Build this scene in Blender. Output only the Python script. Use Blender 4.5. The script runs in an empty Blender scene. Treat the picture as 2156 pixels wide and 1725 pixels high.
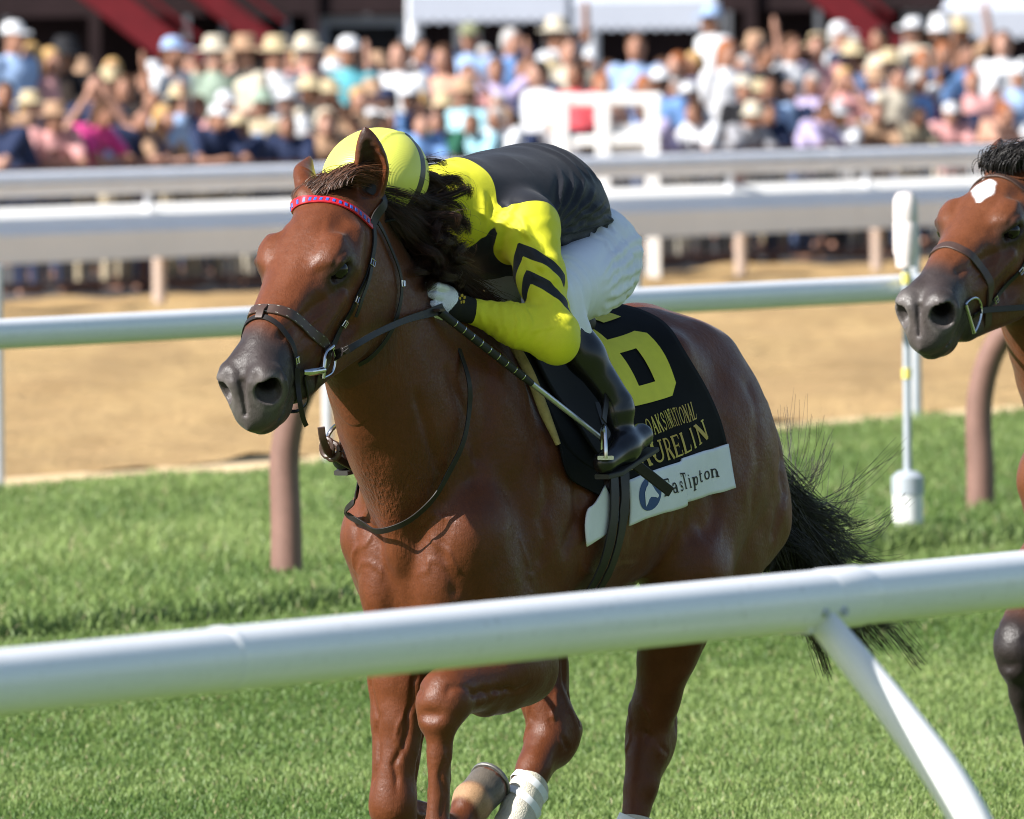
import bpy, bmesh, math, random, time
import numpy as np
from mathutils import Vector, Matrix
from mathutils.bvhtree import BVHTree
T0 = time.time()
rng = np.random.default_rng(7)
random.seed(7)
SC = bpy.context.scene
COL = SC.collection

# ---------------------------------------------------------------- camera, sky, sun
F, CX, CY, YH, HCAM = 23700.0, 1078.0, 862.5, 70.0, 2.25     # long lens, in pixels of a 2156 px wide frame
PITCH = math.atan((CY - YH) / F)
cam_d = bpy.data.cameras.new('camera'); cam = bpy.data.objects.new('camera', cam_d); COL.objects.link(cam)
ROLL = .0087
_fw = Vector((0, math.cos(PITCH), -math.sin(PITCH))); _up = Vector((0, math.sin(PITCH), math.cos(PITCH))); _rt = Vector((1, 0, 0))
_up, _rt = _up * math.cos(ROLL) + _rt * math.sin(ROLL), _rt * math.cos(ROLL) - _up * math.sin(ROLL)
cam.location = (0, 0, HCAM); cam.rotation_euler = Matrix((_rt, _up, -_fw)).transposed().to_euler()
cam_d.sensor_width = 36; cam_d.lens = F / 2156 * 36
cam_d.clip_start = 1; cam_d.clip_end = 600
cam_d.dof.use_dof = True; cam_d.dof.focus_distance = 27.55; cam_d.dof.aperture_fstop = 9.5
SC.camera = cam
SUN = np.array([-0.90, -0.52, 0.80]); SUN /= np.linalg.norm(SUN)
world = bpy.data.worlds.new('World'); SC.world = world; world.use_nodes = True
wn = world.node_tree.nodes; bg = wn['Background']
sky = wn.new('ShaderNodeTexSky'); sky.sky_type = 'NISHITA'; sky.sun_disc = False
sky.sun_elevation = math.asin(SUN[2]); sky.sun_rotation = math.atan2(SUN[0], SUN[1])
world.node_tree.links.new(sky.outputs[0], bg.inputs[0]); bg.inputs[1].default_value = 0.08
sun_d = bpy.data.lights.new('sun', 'SUN'); sun = bpy.data.objects.new('sun', sun_d); COL.objects.link(sun)
sun_d.energy = 5.0; sun_d.angle = math.radians(0.53); sun_d.color = (1.0, 0.965, 0.92)
sun.rotation_euler = Vector(SUN).to_track_quat('Z', 'Y').to_euler()
vs = SC.view_settings; vs.view_transform = 'Standard'; vs.look = 'None'; vs.exposure = 0.95; vs.gamma = 1
SC.cycles.use_denoising = True
SC.cycles.max_bounces = 8; SC.cycles.filter_width = 1.0

# ---------------------------------------------------------------- geometry of the view
FW, UP, RT = np.array(_fw), np.array(_up), np.array(_rt)
CAM = np.array([0, 0, HCAM])
HD = np.array([-.5, -math.sqrt(3) / 2, 0]); LF = np.array([math.sqrt(3) / 2, -.5, 0])   # the way the horses run, and their left
def ray(x, y): return FW * F + RT * (x - CX) + UP * (CY - y)
def at(x, y, z): return CAM + ray(x, y) * z / F
def gnd(x, y, h=0.0):
    d = ray(x, y); return CAM + d * ((h - HCAM) / d[2])
ORG = at(860, 1150, 27.5) - .55 * HD; ORG[2] = 0
def P(x, y, lat, O=ORG):
    "point of the picture on the upright plane `lat` metres to the left of the horse's own middle, in the horse's frame"
    d = ray(x, y); t = (lat - (CAM - O) @ LF) / (d @ LF); X = CAM + d * t - O
    return np.array([X @ HD, lat, X[2]])
def V(*a): return np.array(a, float)

# ---------------------------------------------------------------- object helpers
def link(o, parent=None):
    COL.objects.link(o)
    if parent is not None: o.parent = parent
    return o
def mesh_np(name, v, f, mat=None, parent=None, smooth=True, attrs=None):
    v = np.asarray(v, np.float32); me = bpy.data.meshes.new(name)
    if isinstance(f, np.ndarray):
        n, k = f.shape
        me.vertices.add(len(v)); me.vertices.foreach_set('co', v.ravel())
        me.loops.add(n * k); me.loops.foreach_set('vertex_index', f.astype(np.int32).ravel())
        me.polygons.add(n); me.polygons.foreach_set('loop_start', np.arange(0, n * k, k, dtype=np.int32))
        me.update(calc_edges=True); me.validate()
    else:
        me.from_pydata([tuple(map(float, p)) for p in v], [], f); me.update()
    if smooth: me.polygons.foreach_set('use_smooth', np.ones(len(me.polygons), bool))
    if attrs:
        for k_, a in attrs.items():
            a = np.asarray(a, np.float32)
            if a.ndim == 2:
                at_ = me.attributes.new(k_, 'FLOAT_COLOR', 'POINT'); at_.data.foreach_set('color', a.ravel())
            else:
                at_ = me.attributes.new(k_, 'FLOAT', 'POINT'); at_.data.foreach_set('value', a)
    o = bpy.data.objects.new(name, me)
    if mat is not None:
        for m in (mat if isinstance(mat, (list, tuple)) else [mat]): me.materials.append(m)
    return link(o, parent)
def tag(o, label=None, cat=None, group=None, kind=None):
    if label: o['label'] = label
    if cat: o['category'] = cat
    if group: o['group'] = group
    if kind: o['kind'] = kind
    return o
def empty(name, loc=(0, 0, 0), rz=0.0, parent=None):
    o = bpy.data.objects.new(name, None); o.location = loc; o.rotation_euler = (0, 0, rz); o.empty_display_size = .1
    return link(o, parent)
HORSE_RZ = math.atan2(HD[1], HD[0])

class MB:
    "collects simple solids for one mesh"
    def __init__(s): s.v = []; s.f = []; s.m = []
    def add(s, v, f, m=0):
        n = len(s.v); s.v += [tuple(map(float, p)) for p in v]; s.f += [tuple(i + n for i in q) for q in f]; s.m += [m] * len(f)
        return s
    def box(s, c, d, M=None, m=0, bev=0.0):
        c = np.array(c, float); h = np.array(d, float) / 2
        if bev <= 0:
            v = [V(x, y, z) * h for x in (-1, 1) for y in (-1, 1) for z in (-1, 1)]
            f = [(0, 1, 3, 2), (4, 6, 7, 5), (0, 4, 5, 1), (2, 3, 7, 6), (0, 2, 6, 4), (1, 5, 7, 3)]
        else:
            bm = bmesh.new(); bmesh.ops.create_cube(bm, size=1)
            for w in bm.verts: w.co = Vector((w.co.x * 2 * h[0], w.co.y * 2 * h[1], w.co.z * 2 * h[2]))
            bmesh.ops.bevel(bm, geom=bm.edges[:], offset=bev, segments=2, affect='EDGES')
            v = [np.array(w.co) for w in bm.verts]; f = [tuple(w.index for w in q.verts) for q in bm.faces]; bm.free()
        if M is not None: v = [M @ p for p in v]
        return s.add([p + c for p in v], f, m)
    def tube(s, pts, r, n=12, m=0, cap=True, flat=None, nrm=None):
        "swept tube along pts; r scalar or per point; flat=(a,b) half sizes with nrm = list of normals for straps"
        pts = [np.array(p, float) for p in pts]; k = len(pts); V_ = []
        prev = None
        for i, p in enumerate(pts):
            t = pts[min(i + 1, k - 1)] - pts[max(i - 1, 0)]; t /= (np.linalg.norm(t) + 1e-12)
            if nrm is not None: a = np.array(nrm[i], float)
            elif prev is not None: a = prev
            else: a = V(0, 0, 1) if abs(t[2]) < .9 else V(1, 0, 0)
            a = a - t * (a @ t); a /= (np.linalg.norm(a) + 1e-12); prev = a; b = np.cross(t, a)
            if flat is not None:
                th, wd = flat[0] if np.isscalar(flat[0]) else flat[0][i], flat[1] if np.isscalar(flat[1]) else flat[1][i]
                c = th * .35
                for (x, y) in ((th, -wd + c), (th, wd - c), (th - c, wd), (-th + c, wd), (-th, wd - c), (-th, -wd + c), (-th + c, -wd), (th - c, -wd)): V_.append(p + a * x + b * y)
            else:
                rr = r if np.isscalar(r) else r[i]
                for j in range(n): q = 2 * math.pi * j / n; V_.append(p + rr * (a * math.cos(q) + b * math.sin(q)))
        if flat is not None: n = 8
        fs = [(i * n + j, (i + 1) * n + j, (i + 1) * n + (j + 1) % n, i * n + (j + 1) % n) for i in range(k - 1) for j in range(n)]
        if cap: fs += [tuple(range(n)), tuple((k - 1) * n + j for j in reversed(range(n)))]
        return s.add(V_, fs, m)
    def lathe(s, prof, c, n=16, m=0, M=None):
        V_ = []
        for (r, z) in prof:
            for j in range(n): q = 2 * math.pi * j / n; V_.append(V(r * math.cos(q), r * math.sin(q), z))
        k = len(prof)
        fs = [(i * n + j, i * n + (j + 1) % n, (i + 1) * n + (j + 1) % n, (i + 1) * n + j) for i in range(k - 1) for j in range(n)]
        fs += [tuple(reversed(range(n))), tuple((k - 1) * n + j for j in range(n))]
        if M is not None: V_ = [M @ p for p in V_]
        return s.add([p + np.array(c, float) for p in V_], fs, m)
    def build(s, name, mat, parent=None, smooth=True, angle=40):
        me = bpy.data.meshes.new(name); me.from_pydata(s.v, [], s.f)
        for m in (mat if isinstance(mat, (list, tuple)) else [mat]): me.materials.append(m)
        me.polygons.foreach_set('material_index', np.array(s.m, np.int32))
        bm = bmesh.new(); bm.from_mesh(me); bmesh.ops.recalc_face_normals(bm, faces=bm.faces[:])
        if smooth:
            for e in bm.edges:
                if len(e.link_faces) == 2 and e.calc_face_angle(0) > math.radians(angle): e.smooth = False
            for q in bm.faces: q.smooth = True
        bm.to_mesh(me); bm.free(); me.update()
        return link(bpy.data.objects.new(name, me), parent)

def spline(pts, n):
    "Catmull-Rom through rows of any width"
    p = np.array(pts, float); k = len(p)
    if k < 3:
        t = np.linspace(0, 1, n)[:, None]; return p[0] * (1 - t) + p[-1] * t
    q = np.vstack([2 * p[0] - p[1], p, 2 * p[-1] - p[-2]])
    T = np.linspace(0, k - 1, n); i = np.minimum(T.astype(int), k - 2); t = (T - i)[:, None]
    a, b, c, d = q[i], q[i + 1], q[i + 2], q[i + 3]
    return .5 * (2 * b + (c - a) * t + (2 * a - 5 * b + 4 * c - d) * t ** 2 + (3 * b - a - 3 * c + d) * t ** 3)

# ---------------------------------------------------------------- implicit modelling (bodies, clothes)
def smin(a, b, k):
    h = np.maximum(k - np.abs(a - b), 0) / k
    return np.minimum(a, b) - h * h * k * .25
class Field:
    def __init__(s): s.p = []
    def rc(s, a, b, ra, rb, k=.03, lat=None, sc=1.0, sub=False):
        "tapered capsule; its section is squeezed by sc along the vector lat"
        s.p.append(('rc', np.array(a, float), np.array(b, float), ra, rb, k, None if lat is None else np.array(lat, float) / np.linalg.norm(lat), sc, sub)); return s
    def chain(s, pts, rad, k=.03, lat=None, sc=1.0, n=None):
        if n: q = spline([list(p) + [r] for p, r in zip(pts, rad)], n); pts = q[:, :3]; rad = q[:, 3]
        for i in range(len(pts) - 1): s.rc(pts[i], pts[i + 1], rad[i], rad[i + 1], k, lat, sc)
        return s
    def ell(s, c, r, R=None, k=.03, sub=False):
        s.p.append(('el', np.array(c, float), np.array(r, float), R, k, sub)); return s
    def fn(s, lo, hi, f, k=.03, sub=False):
        s.p.append(('fn', np.array(lo, float), np.array(hi, float), f, k, sub)); return s
    def mir(s, f):
        f(1); f(-1); return s
    def _eval(s, p, X, Y, Z):
        if p[0] == 'rc':
            _, a, b, ra, rb, k, lat, sc, sub = p
            x, y, z = X - a[0], Y - a[1], Z - a[2]; ab = b - a; L = max(ab @ ab, 1e-9)
            t = np.clip((x * ab[0] + y * ab[1] + z * ab[2]) / L, 0, 1)
            x = x - t * ab[0]; y = y - t * ab[1]; z = z - t * ab[2]
            d2 = x * x + y * y + z * z
            if lat is not None:
                q = x * lat[0] + y * lat[1] + z * lat[2]; d2 = d2 + (sc * sc - 1) * q * q
            r = ra + t * (rb - ra); d = np.sqrt(np.maximum(d2, 0))
            if lat is not None and sc > 1:      # keep the step of the field near one across the squeezed way
                return (d - r) * np.where(r > 0, 1, 1) / (1 + (sc - 1) * .5)
            return d - r
        if p[0] == 'el':
            _, c, r, R, k, sub = p
            x, y, z = X - c[0], Y - c[1], Z - c[2]
            if R is not None: x, y, z = R[0, 0] * x + R[1, 0] * y + R[2, 0] * z, R[0, 1] * x + R[1, 1] * y + R[2, 1] * z, R[0, 2] * x + R[1, 2] * y + R[2, 2] * z
            k0 = np.sqrt((x / r[0]) ** 2 + (y / r[1]) ** 2 + (z / r[2]) ** 2)
            k1 = np.sqrt((x / r[0] ** 2) ** 2 + (y / r[1] ** 2) ** 2 + (z / r[2] ** 2) ** 2)
            return np.where(k1 > 1e-6, k0 * (k0 - 1) / np.maximum(k1, 1e-6), -r.min())
        return p[3](X, Y, Z)
    def _box(s, p):
        if p[0] == 'rc':
            r = max(p[3], p[4]); return np.minimum(p[1], p[2]) - r, np.maximum(p[1], p[2]) + r, p[5], p[8]
        if p[0] == 'el':
            r = p[2] if p[3] is None else np.full(3, p[2].max()); return p[1] - r, p[1] + r, p[4], p[5]
        return p[1], p[2], p[4], p[5]
    def grid(s, xs, ys, zs, far=.12):
        D = np.full((len(xs), len(ys), len(zs)), far, np.float32)
        for p in s.p:
            lo, hi, k, sub = s._box(p); m = k + .035
            sl = []
            for a, l, h in zip((xs, ys, zs), lo, hi):
                i0 = np.searchsorted(a, l - m); i1 = np.searchsorted(a, h + m); sl.append(slice(i0, i1))
            if any(q.stop - q.start < 1 for q in sl): continue
            X = xs[sl[0]][:, None, None].astype(np.float32); Y = ys[sl[1]][None, :, None].astype(np.float32); Z = zs[sl[2]][None, None, :].astype(np.float32)
            d = s._eval(p, X, Y, Z); B = D[sl[0], sl[1], sl[2]]
            if sub: B[...] = -smin(-B, d, k)
            else: B[...] = smin(B, d, k)
        return D
    def at(s, pts):
        pts = np.asarray(pts, float); d = np.full(len(pts), .12)
        for p in s.p:
            lo, hi, k, sub = s._box(p); m = k + .035
            w = np.all((pts > lo - m) & (pts < hi + m), axis=1)
            if not w.any(): continue
            e = s._eval(p, pts[w, 0], pts[w, 1], pts[w, 2])
            d[w] = -smin(-d[w], e, k) if sub else smin(d[w], e, k)
        return d
def axis_steps(*seg):
    "axis_steps((start, step), (from, step) ..., end)"
    out = []
    for i in range(len(seg) - 1):
        a, h = seg[i]; b = seg[i + 1][0] if i + 1 < len(seg) - 1 else seg[i + 1]
        n = max(1, int(round((b - a) / h))); out.append(np.linspace(a, b, n, endpoint=False))
    return np.concatenate(out + [[seg[-1]]])
def surfnet(D, xs, ys, zs):
    S = D < 0
    nx, ny, nz = D.shape
    c = np.zeros((nx - 1, ny - 1, nz - 1), np.uint8)
    for i in (0, 1):
        for j in (0, 1):
            for k in (0, 1): c += S[i:nx - 1 + i, j:ny - 1 + j, k:nz - 1 + k]
    act = (c > 0) & (c < 8); I, J, K = np.nonzero(act); n = len(I)
    idx = np.full(c.shape, -1, np.int32); idx[I, J, K] = np.arange(n)
    acc = np.zeros((n, 3)); cnt = np.zeros(n); ax = (xs, ys, zs)
    off = [(0, 0, 0), (1, 0, 0), (0, 1, 0), (1, 1, 0), (0, 0, 1), (1, 0, 1), (0, 1, 1), (1, 1, 1)]
    val = [D[I + a, J + b, K + d] for a, b, d in off]
    for d in range(3):
        for q in range(8):
            if off[q][d]: continue
            r = q + (1 << d); a, b = val[q], val[r]; cr = (a < 0) != (b < 0)
            w = np.nonzero(cr)[0]; t = a[w] / (a[w] - b[w])
            ijk = [I[w] + off[q][0], J[w] + off[q][1], K[w] + off[q][2]]
            for e in range(3):
                base = ax[e][ijk[e]]
                if e == d: base = base + t * (ax[e][ijk[e] + 1] - base)
                acc[w, e] += base
            cnt[w] += 1
    v = acc / cnt[:, None]
    faces = []
    for d in range(3):
        u, w_ = [(1, 2), (2, 0), (0, 1)][d]
        sl0 = [slice(None)] * 3; sl1 = [slice(None)] * 3
        sl0[d] = slice(0, -1); sl1[d] = slice(1, None)
        for q in (u, w_): sl0[q] = slice(1, -1); sl1[q] = slice(1, -1)
        A, B = S[tuple(sl0)], S[tuple(sl1)]
        for flip in (0, 1):
            E = np.nonzero((A & ~B) if not flip else (~A & B))
            if len(E[0]) == 0: continue
            g = [E[0].copy(), E[1].copy(), E[2].copy()]
            g[u] += 1; g[w_] += 1
            def cell(du, dw):
                h = [g[0], g[1], g[2]]; h[u] = g[u] - 1 + du; h[w_] = g[w_] - 1 + dw
                return idx[h[0], h[1], h[2]]
            qd = np.stack([cell(0, 0), cell(1, 0), cell(1, 1), cell(0, 1)], 1)
            faces.append(qd if not flip else qd[:, ::-1])
    f = np.concatenate(faces)
    return v, f
def vnormals(v, f):
    n = np.cross(v[f[:, 2]] - v[f[:, 0]], v[f[:, 3]] - v[f[:, 1]]) if f.shape[1] == 4 else np.cross(v[f[:, 1]] - v[f[:, 0]], v[f[:, 2]] - v[f[:, 0]])
    vn = np.zeros_like(v)
    for j in range(f.shape[1]):
        for e in range(3): vn[:, e] += np.bincount(f[:, j], n[:, e], len(v))
    return vn / np.maximum(np.linalg.norm(vn, axis=1), 1e-12)[:, None]
def relax(v, f, it=2, lam=.5):
    e = np.concatenate([f[:, [0, 1]], f[:, [1, 2]], f[:, [2, 3]], f[:, [3, 0]]])
    for _ in range(it):
        s_ = np.zeros_like(v); c = np.bincount(e[:, 0], minlength=len(v)) + np.bincount(e[:, 1], minlength=len(v))
        for d in range(3): s_[:, d] = np.bincount(e[:, 0], v[e[:, 1], d], len(v)) + np.bincount(e[:, 1], v[e[:, 0], d], len(v))
        v = v + lam * (s_ / np.maximum(c, 1)[:, None] - v)
    return v
def sstep(x, a, b):
    t = np.clip((x - a) / (b - a), 0, 1); return t * t * (3 - 2 * t)
_G = rng.standard_normal((64, 3)); _PH = rng.uniform(0, 6.28, 64)
def wnoise(p, freq, seed=0, oct=8):
    "cheap smooth noise: a sum of random plane waves, about unit variance"
    o = np.zeros(len(p))
    for i in range(oct):
        g = _G[(i + seed * 7) % 64]; o += np.sin(p @ (g / np.linalg.norm(g)) * freq * (0.7 + .6 * i / oct) + _PH[(i * 3 + seed * 5) % 64])
    return o / math.sqrt(oct / 2)
def seg_dist(p, pts):
    "distance of many points from a polyline, and the parameter along it"
    best = np.full(len(p), 9.); par = np.zeros(len(p)); k = len(pts) - 1
    for i in range(k):
        a = np.array(pts[i]); ab = np.array(pts[i + 1]) - a
        t = np.clip((p - a) @ ab / max(ab @ ab, 1e-12), 0, 1); d = np.linalg.norm(p - a - t[:, None] * ab, axis=1)
        w = d < best; best[w] = d[w]; par[w] = (i + t[w]) / k
    return best, par

# ---------------------------------------------------------------- materials
MATS = {}
def mat(name, col=(.5, .5, .5), rough=.5, spec=.5, metal=0.0, bump=None, var=None, sheen=0.0, coat=0.0, trans=0.0, aniso=0.0):
    "procedural surface: bump=(scale, strength, dist); var=(scale, amount) colour mottling"
    if name in MATS: return MATS[name]
    m = bpy.data.materials.new(name); m.use_nodes = True; nt = m.node_tree; b = nt.nodes['Principled BSDF']
    b.inputs['Base Color'].default_value = (*col, 1); b.inputs['Roughness'].default_value = rough
    b.inputs['Specular IOR Level'].default_value = spec; b.inputs['Metallic'].default_value = metal
    b.inputs['Sheen Weight'].default_value = sheen; b.inputs['Coat Weight'].default_value = coat
    b.inputs['Transmission Weight'].default_value = trans
    tc = nt.nodes.new('ShaderNodeTexCoord')
    if bump:
        n = nt.nodes.new('ShaderNodeTexNoise'); n.inputs['Scale'].default_value = bump[0]; n.inputs['Detail'].default_value = 4
        bp = nt.nodes.new('ShaderNodeBump'); bp.inputs['Strength'].default_value = bump[1]; bp.inputs['Distance'].default_value = bump[2]
        nt.links.new(tc.outputs['Object'], n.inputs['Vector']); nt.links.new(n.outputs[0], bp.inputs['Height']); nt.links.new(bp.outputs[0], b.inputs['Normal'])
    if var:
        n = nt.nodes.new('ShaderNodeTexNoise'); n.inputs['Scale'].default_value = var[0]; n.inputs['Detail'].default_value = 6; n.inputs['Roughness'].default_value = .65
        mp = nt.nodes.new('ShaderNodeMapRange'); mp.inputs[1].default_value = .3; mp.inputs[2].default_value = .7; mp.inputs[3].default_value = 1 - var[1]; mp.inputs[4].default_value = 1 + var[1]
        mx = nt.nodes.new('ShaderNodeMix'); mx.data_type = 'RGBA'; mx.blend_type = 'MULTIPLY'; mx.inputs[0].default_value = 1
        mx.inputs[6].default_value = (*col, 1)
        nt.links.new(tc.outputs['Object'], n.inputs['Vector']); nt.links.new(n.outputs[0], mp.inputs[0]); nt.links.new(mp.outputs[0], mx.inputs[7]); nt.links.new(mx.outputs[2], b.inputs['Base Color'])
    MATS[name] = m; return m
class NB:
    "short hand for building node trees"
    def __init__(s, name, reuse=None):
        s.m = bpy.data.materials.new(name); s.m.use_nodes = True; s.t = s.m.node_tree; s.b = s.t.nodes['Principled BSDF']; MATS[name] = s.m
    def n(s, typ, **kw):
        x = s.t.nodes.new('ShaderNode' + typ)
        for k, v in kw.items():
            if k.startswith('i'): 
                x.inputs[int(k[1:])].default_value = v
            else: setattr(x, k, v)
        return x
    def l(s, a, b): s.t.links.new(a, b); return s
    def attr(s, name, typ='GEOMETRY'):
        a = s.n('Attribute'); a.attribute_name = name; a.attribute_type = typ; return a
    def math(s, op, a, b=None):
        x = s.n('Math', operation=op)
        for i, q in enumerate((a, b)):
            if q is None: continue
            if isinstance(q, (int, float)): x.inputs[i].default_value = q
            else: s.l(q, x.inputs[i])
        return x.outputs[0]
    def mix(s, fac, a, b, mode='MIX'):
        x = s.n('Mix', data_type='RGBA', blend_type=mode)
        for i, q in ((0, fac), (6, a), (7, b)):
            if isinstance(q, (int, float)): x.inputs[i].default_value = q
            elif isinstance(q, tuple): x.inputs[i].default_value = (*q, 1) if len(q) == 3 else q
            else: s.l(q, x.inputs[i])
        return x.outputs[2]
    def noise(s, scale, detail=4, vec=None, rough=.55, coord='Object'):
        x = s.n('TexNoise'); x.inputs['Scale'].default_value = scale; x.inputs['Detail'].default_value = detail; x.inputs['Roughness'].default_value = rough
        if vec is None:
            if not hasattr(s, 'tc'): s.tc = s.n('TexCoord')
            vec = s.tc.outputs[coord]
        s.l(vec, x.inputs['Vector']); return x.outputs[0]
    def mapr(s, v, a, b, c=0.0, d=1.0):
        x = s.n('MapRange'); s.l(v, x.inputs[0])
        for i, q in enumerate((a, b, c, d)): x.inputs[i + 1].default_value = q
        return x.outputs[0]
    def bump(s, h, strength, dist):
        x = s.n('Bump'); x.inputs['Strength'].default_value = strength; x.inputs['Distance'].default_value = dist; s.l(h, x.inputs['Height']); s.l(x.outputs[0], s.b.inputs['Normal']); return x
    def vec_scale(s, sx, sy, sz, coord='Object'):
        if not hasattr(s, 'tc'): s.tc = s.n('TexCoord')
        x = s.n('Mapping'); x.inputs['Scale'].default_value = (sx, sy, sz); s.l(s.tc.outputs[coord], x.inputs[0]); return x.outputs[0]
# ================================================================ the place: turf course, dirt track, rails, apron
RD = -HD                                           # along the rails, away from the camera
MID = at(CX, 649, 43.0); NEAR = at(CX, 1328, 19.4)
def mdist(X): return (X - MID) @ LF                 # metres in front of the outer turf rail
M_EDGE = -5.6                                      # where the grass ends and the dirt begins
M_FAR = (at(CX, 358, 98.0) - MID) @ LF              # outer rail of the dirt track
def hground(m):
    m = np.asarray(m, float)
    h = .20 * (1 - sstep(m, .2, 3.2)); h = np.where(m < M_EDGE, .20 - .17 * sstep(-m, -M_EDGE, -M_EDGE + .35), h)
    return h + np.where(m < M_FAR - 2.5, .055 * np.maximum(0, (M_FAR - 2.5) - m), 0)
def track_pt(m, s, z=0.0): return V(MID[0], MID[1], 0) + LF * m + RD * s + V(0, 0, z)
def sheet(name, ms, s0, s1, ns, matl, dz=0.0, kind='structure'):
    v, f = [], []
    ss = np.linspace(s0, s1, ns)
    for m in ms:
        for q in ss: v.append(track_pt(m, q, float(hground(m)) + dz))
    for i in range(len(ms) - 1):
        for j in range(ns - 1): a = i * ns + j; f.append((a, a + 1, a + ns + 1, a + ns))
    o = mesh_np(name, v, np.array(f)[:, ::-1], matl)
    return tag(o, kind=kind)
# turf soil under the blades
n = NB('turf_soil'); a = n.noise(1.3, 4); b = n.noise(26, 5)
n.l(n.mix(n.mapr(b, .35, .65), n.mix(n.mapr(a, .35, .65), (.085, .145, .024), (.115, .175, .034)), (.065, .098, .022)), n.b.inputs['Base Color']); n.b.inputs['Roughness'].default_value = .9; n.b.inputs['Specular IOR Level'].default_value = .15
n.bump(b, .7, .03); m_soil = n.m
n = NB('harrowed_dirt'); mp = n.vec_scale(1, 1, 1); a = n.noise(3.2, 7, None, .7); b = n.noise(.5, 3); c = n.noise(18, 5, None, .75)
col = n.mix(n.mapr(a, .3, .7), (.40, .262, .112), (.62, .43, .205)); col = n.mix(n.mapr(b, .35, .65, 0, .5), col, (.62, .43, .205)); col = n.mix(n.mapr(c, .42, .58, .45, 0), col, (.29, .185, .09))
mpn = n.n('Mapping'); mpn.inputs['Rotation'].default_value = (0, 0, math.radians(30)); mpn.inputs['Scale'].default_value = (1.6, .10, 1); n.l(n.tc.outputs['Object'], mpn.inputs[0]); stk = n.noise(1.0, 4, mpn.outputs[0], .6); col = n.mix(n.mapr(stk, .42, .62, .55, 0), col, (.33, .215, .105))
n.l(col, n.b.inputs['Base Color']); n.b.inputs['Roughness'].default_value = .95; n.b.inputs['Specular IOR Level'].default_value = .1; n.bump(n.math('ADD', a, n.math('MULTIPLY', c, .6)), .7, .08); m_dirt = n.m
m_sand = mat('pale_sand', (.66, .49, .29), .95, .1, bump=(8, .5, .03), var=(2.2, .10))
n = NB('apron_asphalt'); a = n.noise(40, 5); n.l(n.mix(n.mapr(a, .3, .7), (.045, .045, .048), (.085, .083, .082)), n.b.inputs['Base Color']); n.b.inputs['Roughness'].default_value = .9; m_asph = n.m
sheet('turf', list(np.linspace(60, 4, 12)) + list(np.linspace(3.5, 0, 12)) + list(np.linspace(-.5, M_EDGE, 8)) + [M_EDGE - .1, M_EDGE - .2, M_EDGE - .32], -80, 160, 60, m_soil)
sheet('ground', [120, 59.9], -160, 260, 2, m_soil, -.02)
sheet('sand_strip', [M_EDGE - .30, M_EDGE - 1.2, M_EDGE - 2.4, M_EDGE - 3.4], -80, 160, 40, m_sand, .006)
# the dirt is harrowed: real furrows along the track
def dirt():
    ms = np.concatenate([np.linspace(M_EDGE - 3.3, M_EDGE - 14, 80), np.linspace(M_EDGE - 14.3, M_FAR - 1.5, 60)]); ss = np.concatenate([np.linspace(-60, -6, 20), np.linspace(-5, 60, 240), np.linspace(62, 160, 20)])
    Mg, Sg = np.meshgrid(ms, ss, indexing='ij'); p = np.stack([Mg.ravel(), Sg.ravel(), np.zeros(Mg.size)], 1)
    z = .03 + .022 * wnoise(p * V(1, .35, 1), 5.5, 2) + .014 * wnoise(p, 11, 3)
    X = V(MID[0], MID[1], 0) + p[:, :1] * LF + p[:, 1:2] * RD; X[:, 2] = z + .012
    n_ = len(ss); idx = np.arange(Mg.size).reshape(Mg.shape); f = np.stack([idx[:-1, :-1], idx[:-1, 1:], idx[1:, 1:], idx[1:, :-1]], -1).reshape(-1, 4)
    return tag(mesh_np('dirt_track', X, f[:, ::-1], m_dirt), kind='structure')
dirt()
sheet('apron', [M_FAR - 1.4, M_FAR - 2.5, M_FAR - 6, M_FAR - 12, M_FAR - 24, M_FAR - 60], -120, 220, 30, m_asph, .01)
# ---------------------------------------------------------------- rails
n = NB('white_pvc'); a = n.noise(3, 5); sc_ = n.noise(1.0, 3, n.vec_scale(60, 60, 60)); n.l(n.mix(n.mapr(sc_, .60, .72, 0, .35), n.mix(n.mapr(a, .3, .7), (.82, .83, .84), (.86, .865, .87)), (.48, .46, .42)), n.b.inputs['Base Color']); n.b.inputs['Roughness'].default_value = .30; n.b.inputs['Specular IOR Level'].default_value = .5; m_pvc = n.m
m_white_paint = mat('white_paint', (.78, .78, .77), .4, .5, bump=(90, .12, .001), var=(6, .05))
m_brown_post = mat('brown_paint', (.205, .115, .090), .55, .4, bump=(60, .25, .002), var=(7, .16))
m_grey = mat('grey_metal', (.42, .46, .50), .5, .4, .2, var=(9, .08))
def rail_at(line, x):
    "parameter along a rail line where it crosses picture column x"
    lo, hi = -60.0, 120.0
    def col(s): X = line + RD * s - CAM; z = X @ FW; return CX + F * (X @ RT) / z if z > 1 else -1e9
    for _ in range(60):
        mid = (lo + hi) / 2
        if col(mid) < x: lo = mid
        else: hi = mid
    return (lo + hi) / 2
R_N = .054
s_a, s_b, s_c = rail_at(NEAR, -1200), rail_at(NEAR, 462), rail_at(NEAR, 1735); s_d = s_c + (s_c - s_b)
near = empty('running_rail', NEAR); tag(near, 'glossy white tubular running rail crossing right in front of the chestnut horse', 'rail')
for i, (a, b) in enumerate(((s_b - (s_c - s_b), s_b + .01), (s_b, s_c + .01), (s_c, s_d))):
    r = R_N * (.985 if i % 2 == 0 else 1.0); MB().tube([RD * t for t in np.linspace(a, b, 12)], r, 48, cap=True).build('rail_section', m_pvc, near, angle=60)
for s_ in (s_b,):
    MB().tube([RD * (s_ - .012), RD * (s_ - .004), RD * (s_ + .006), RD * (s_ + .014)], [R_N * .99, R_N * 1.035, R_N * 1.035, R_N * 1.0], 48, cap=False).build('joint_collar', m_pvc, near, angle=60)
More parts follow.
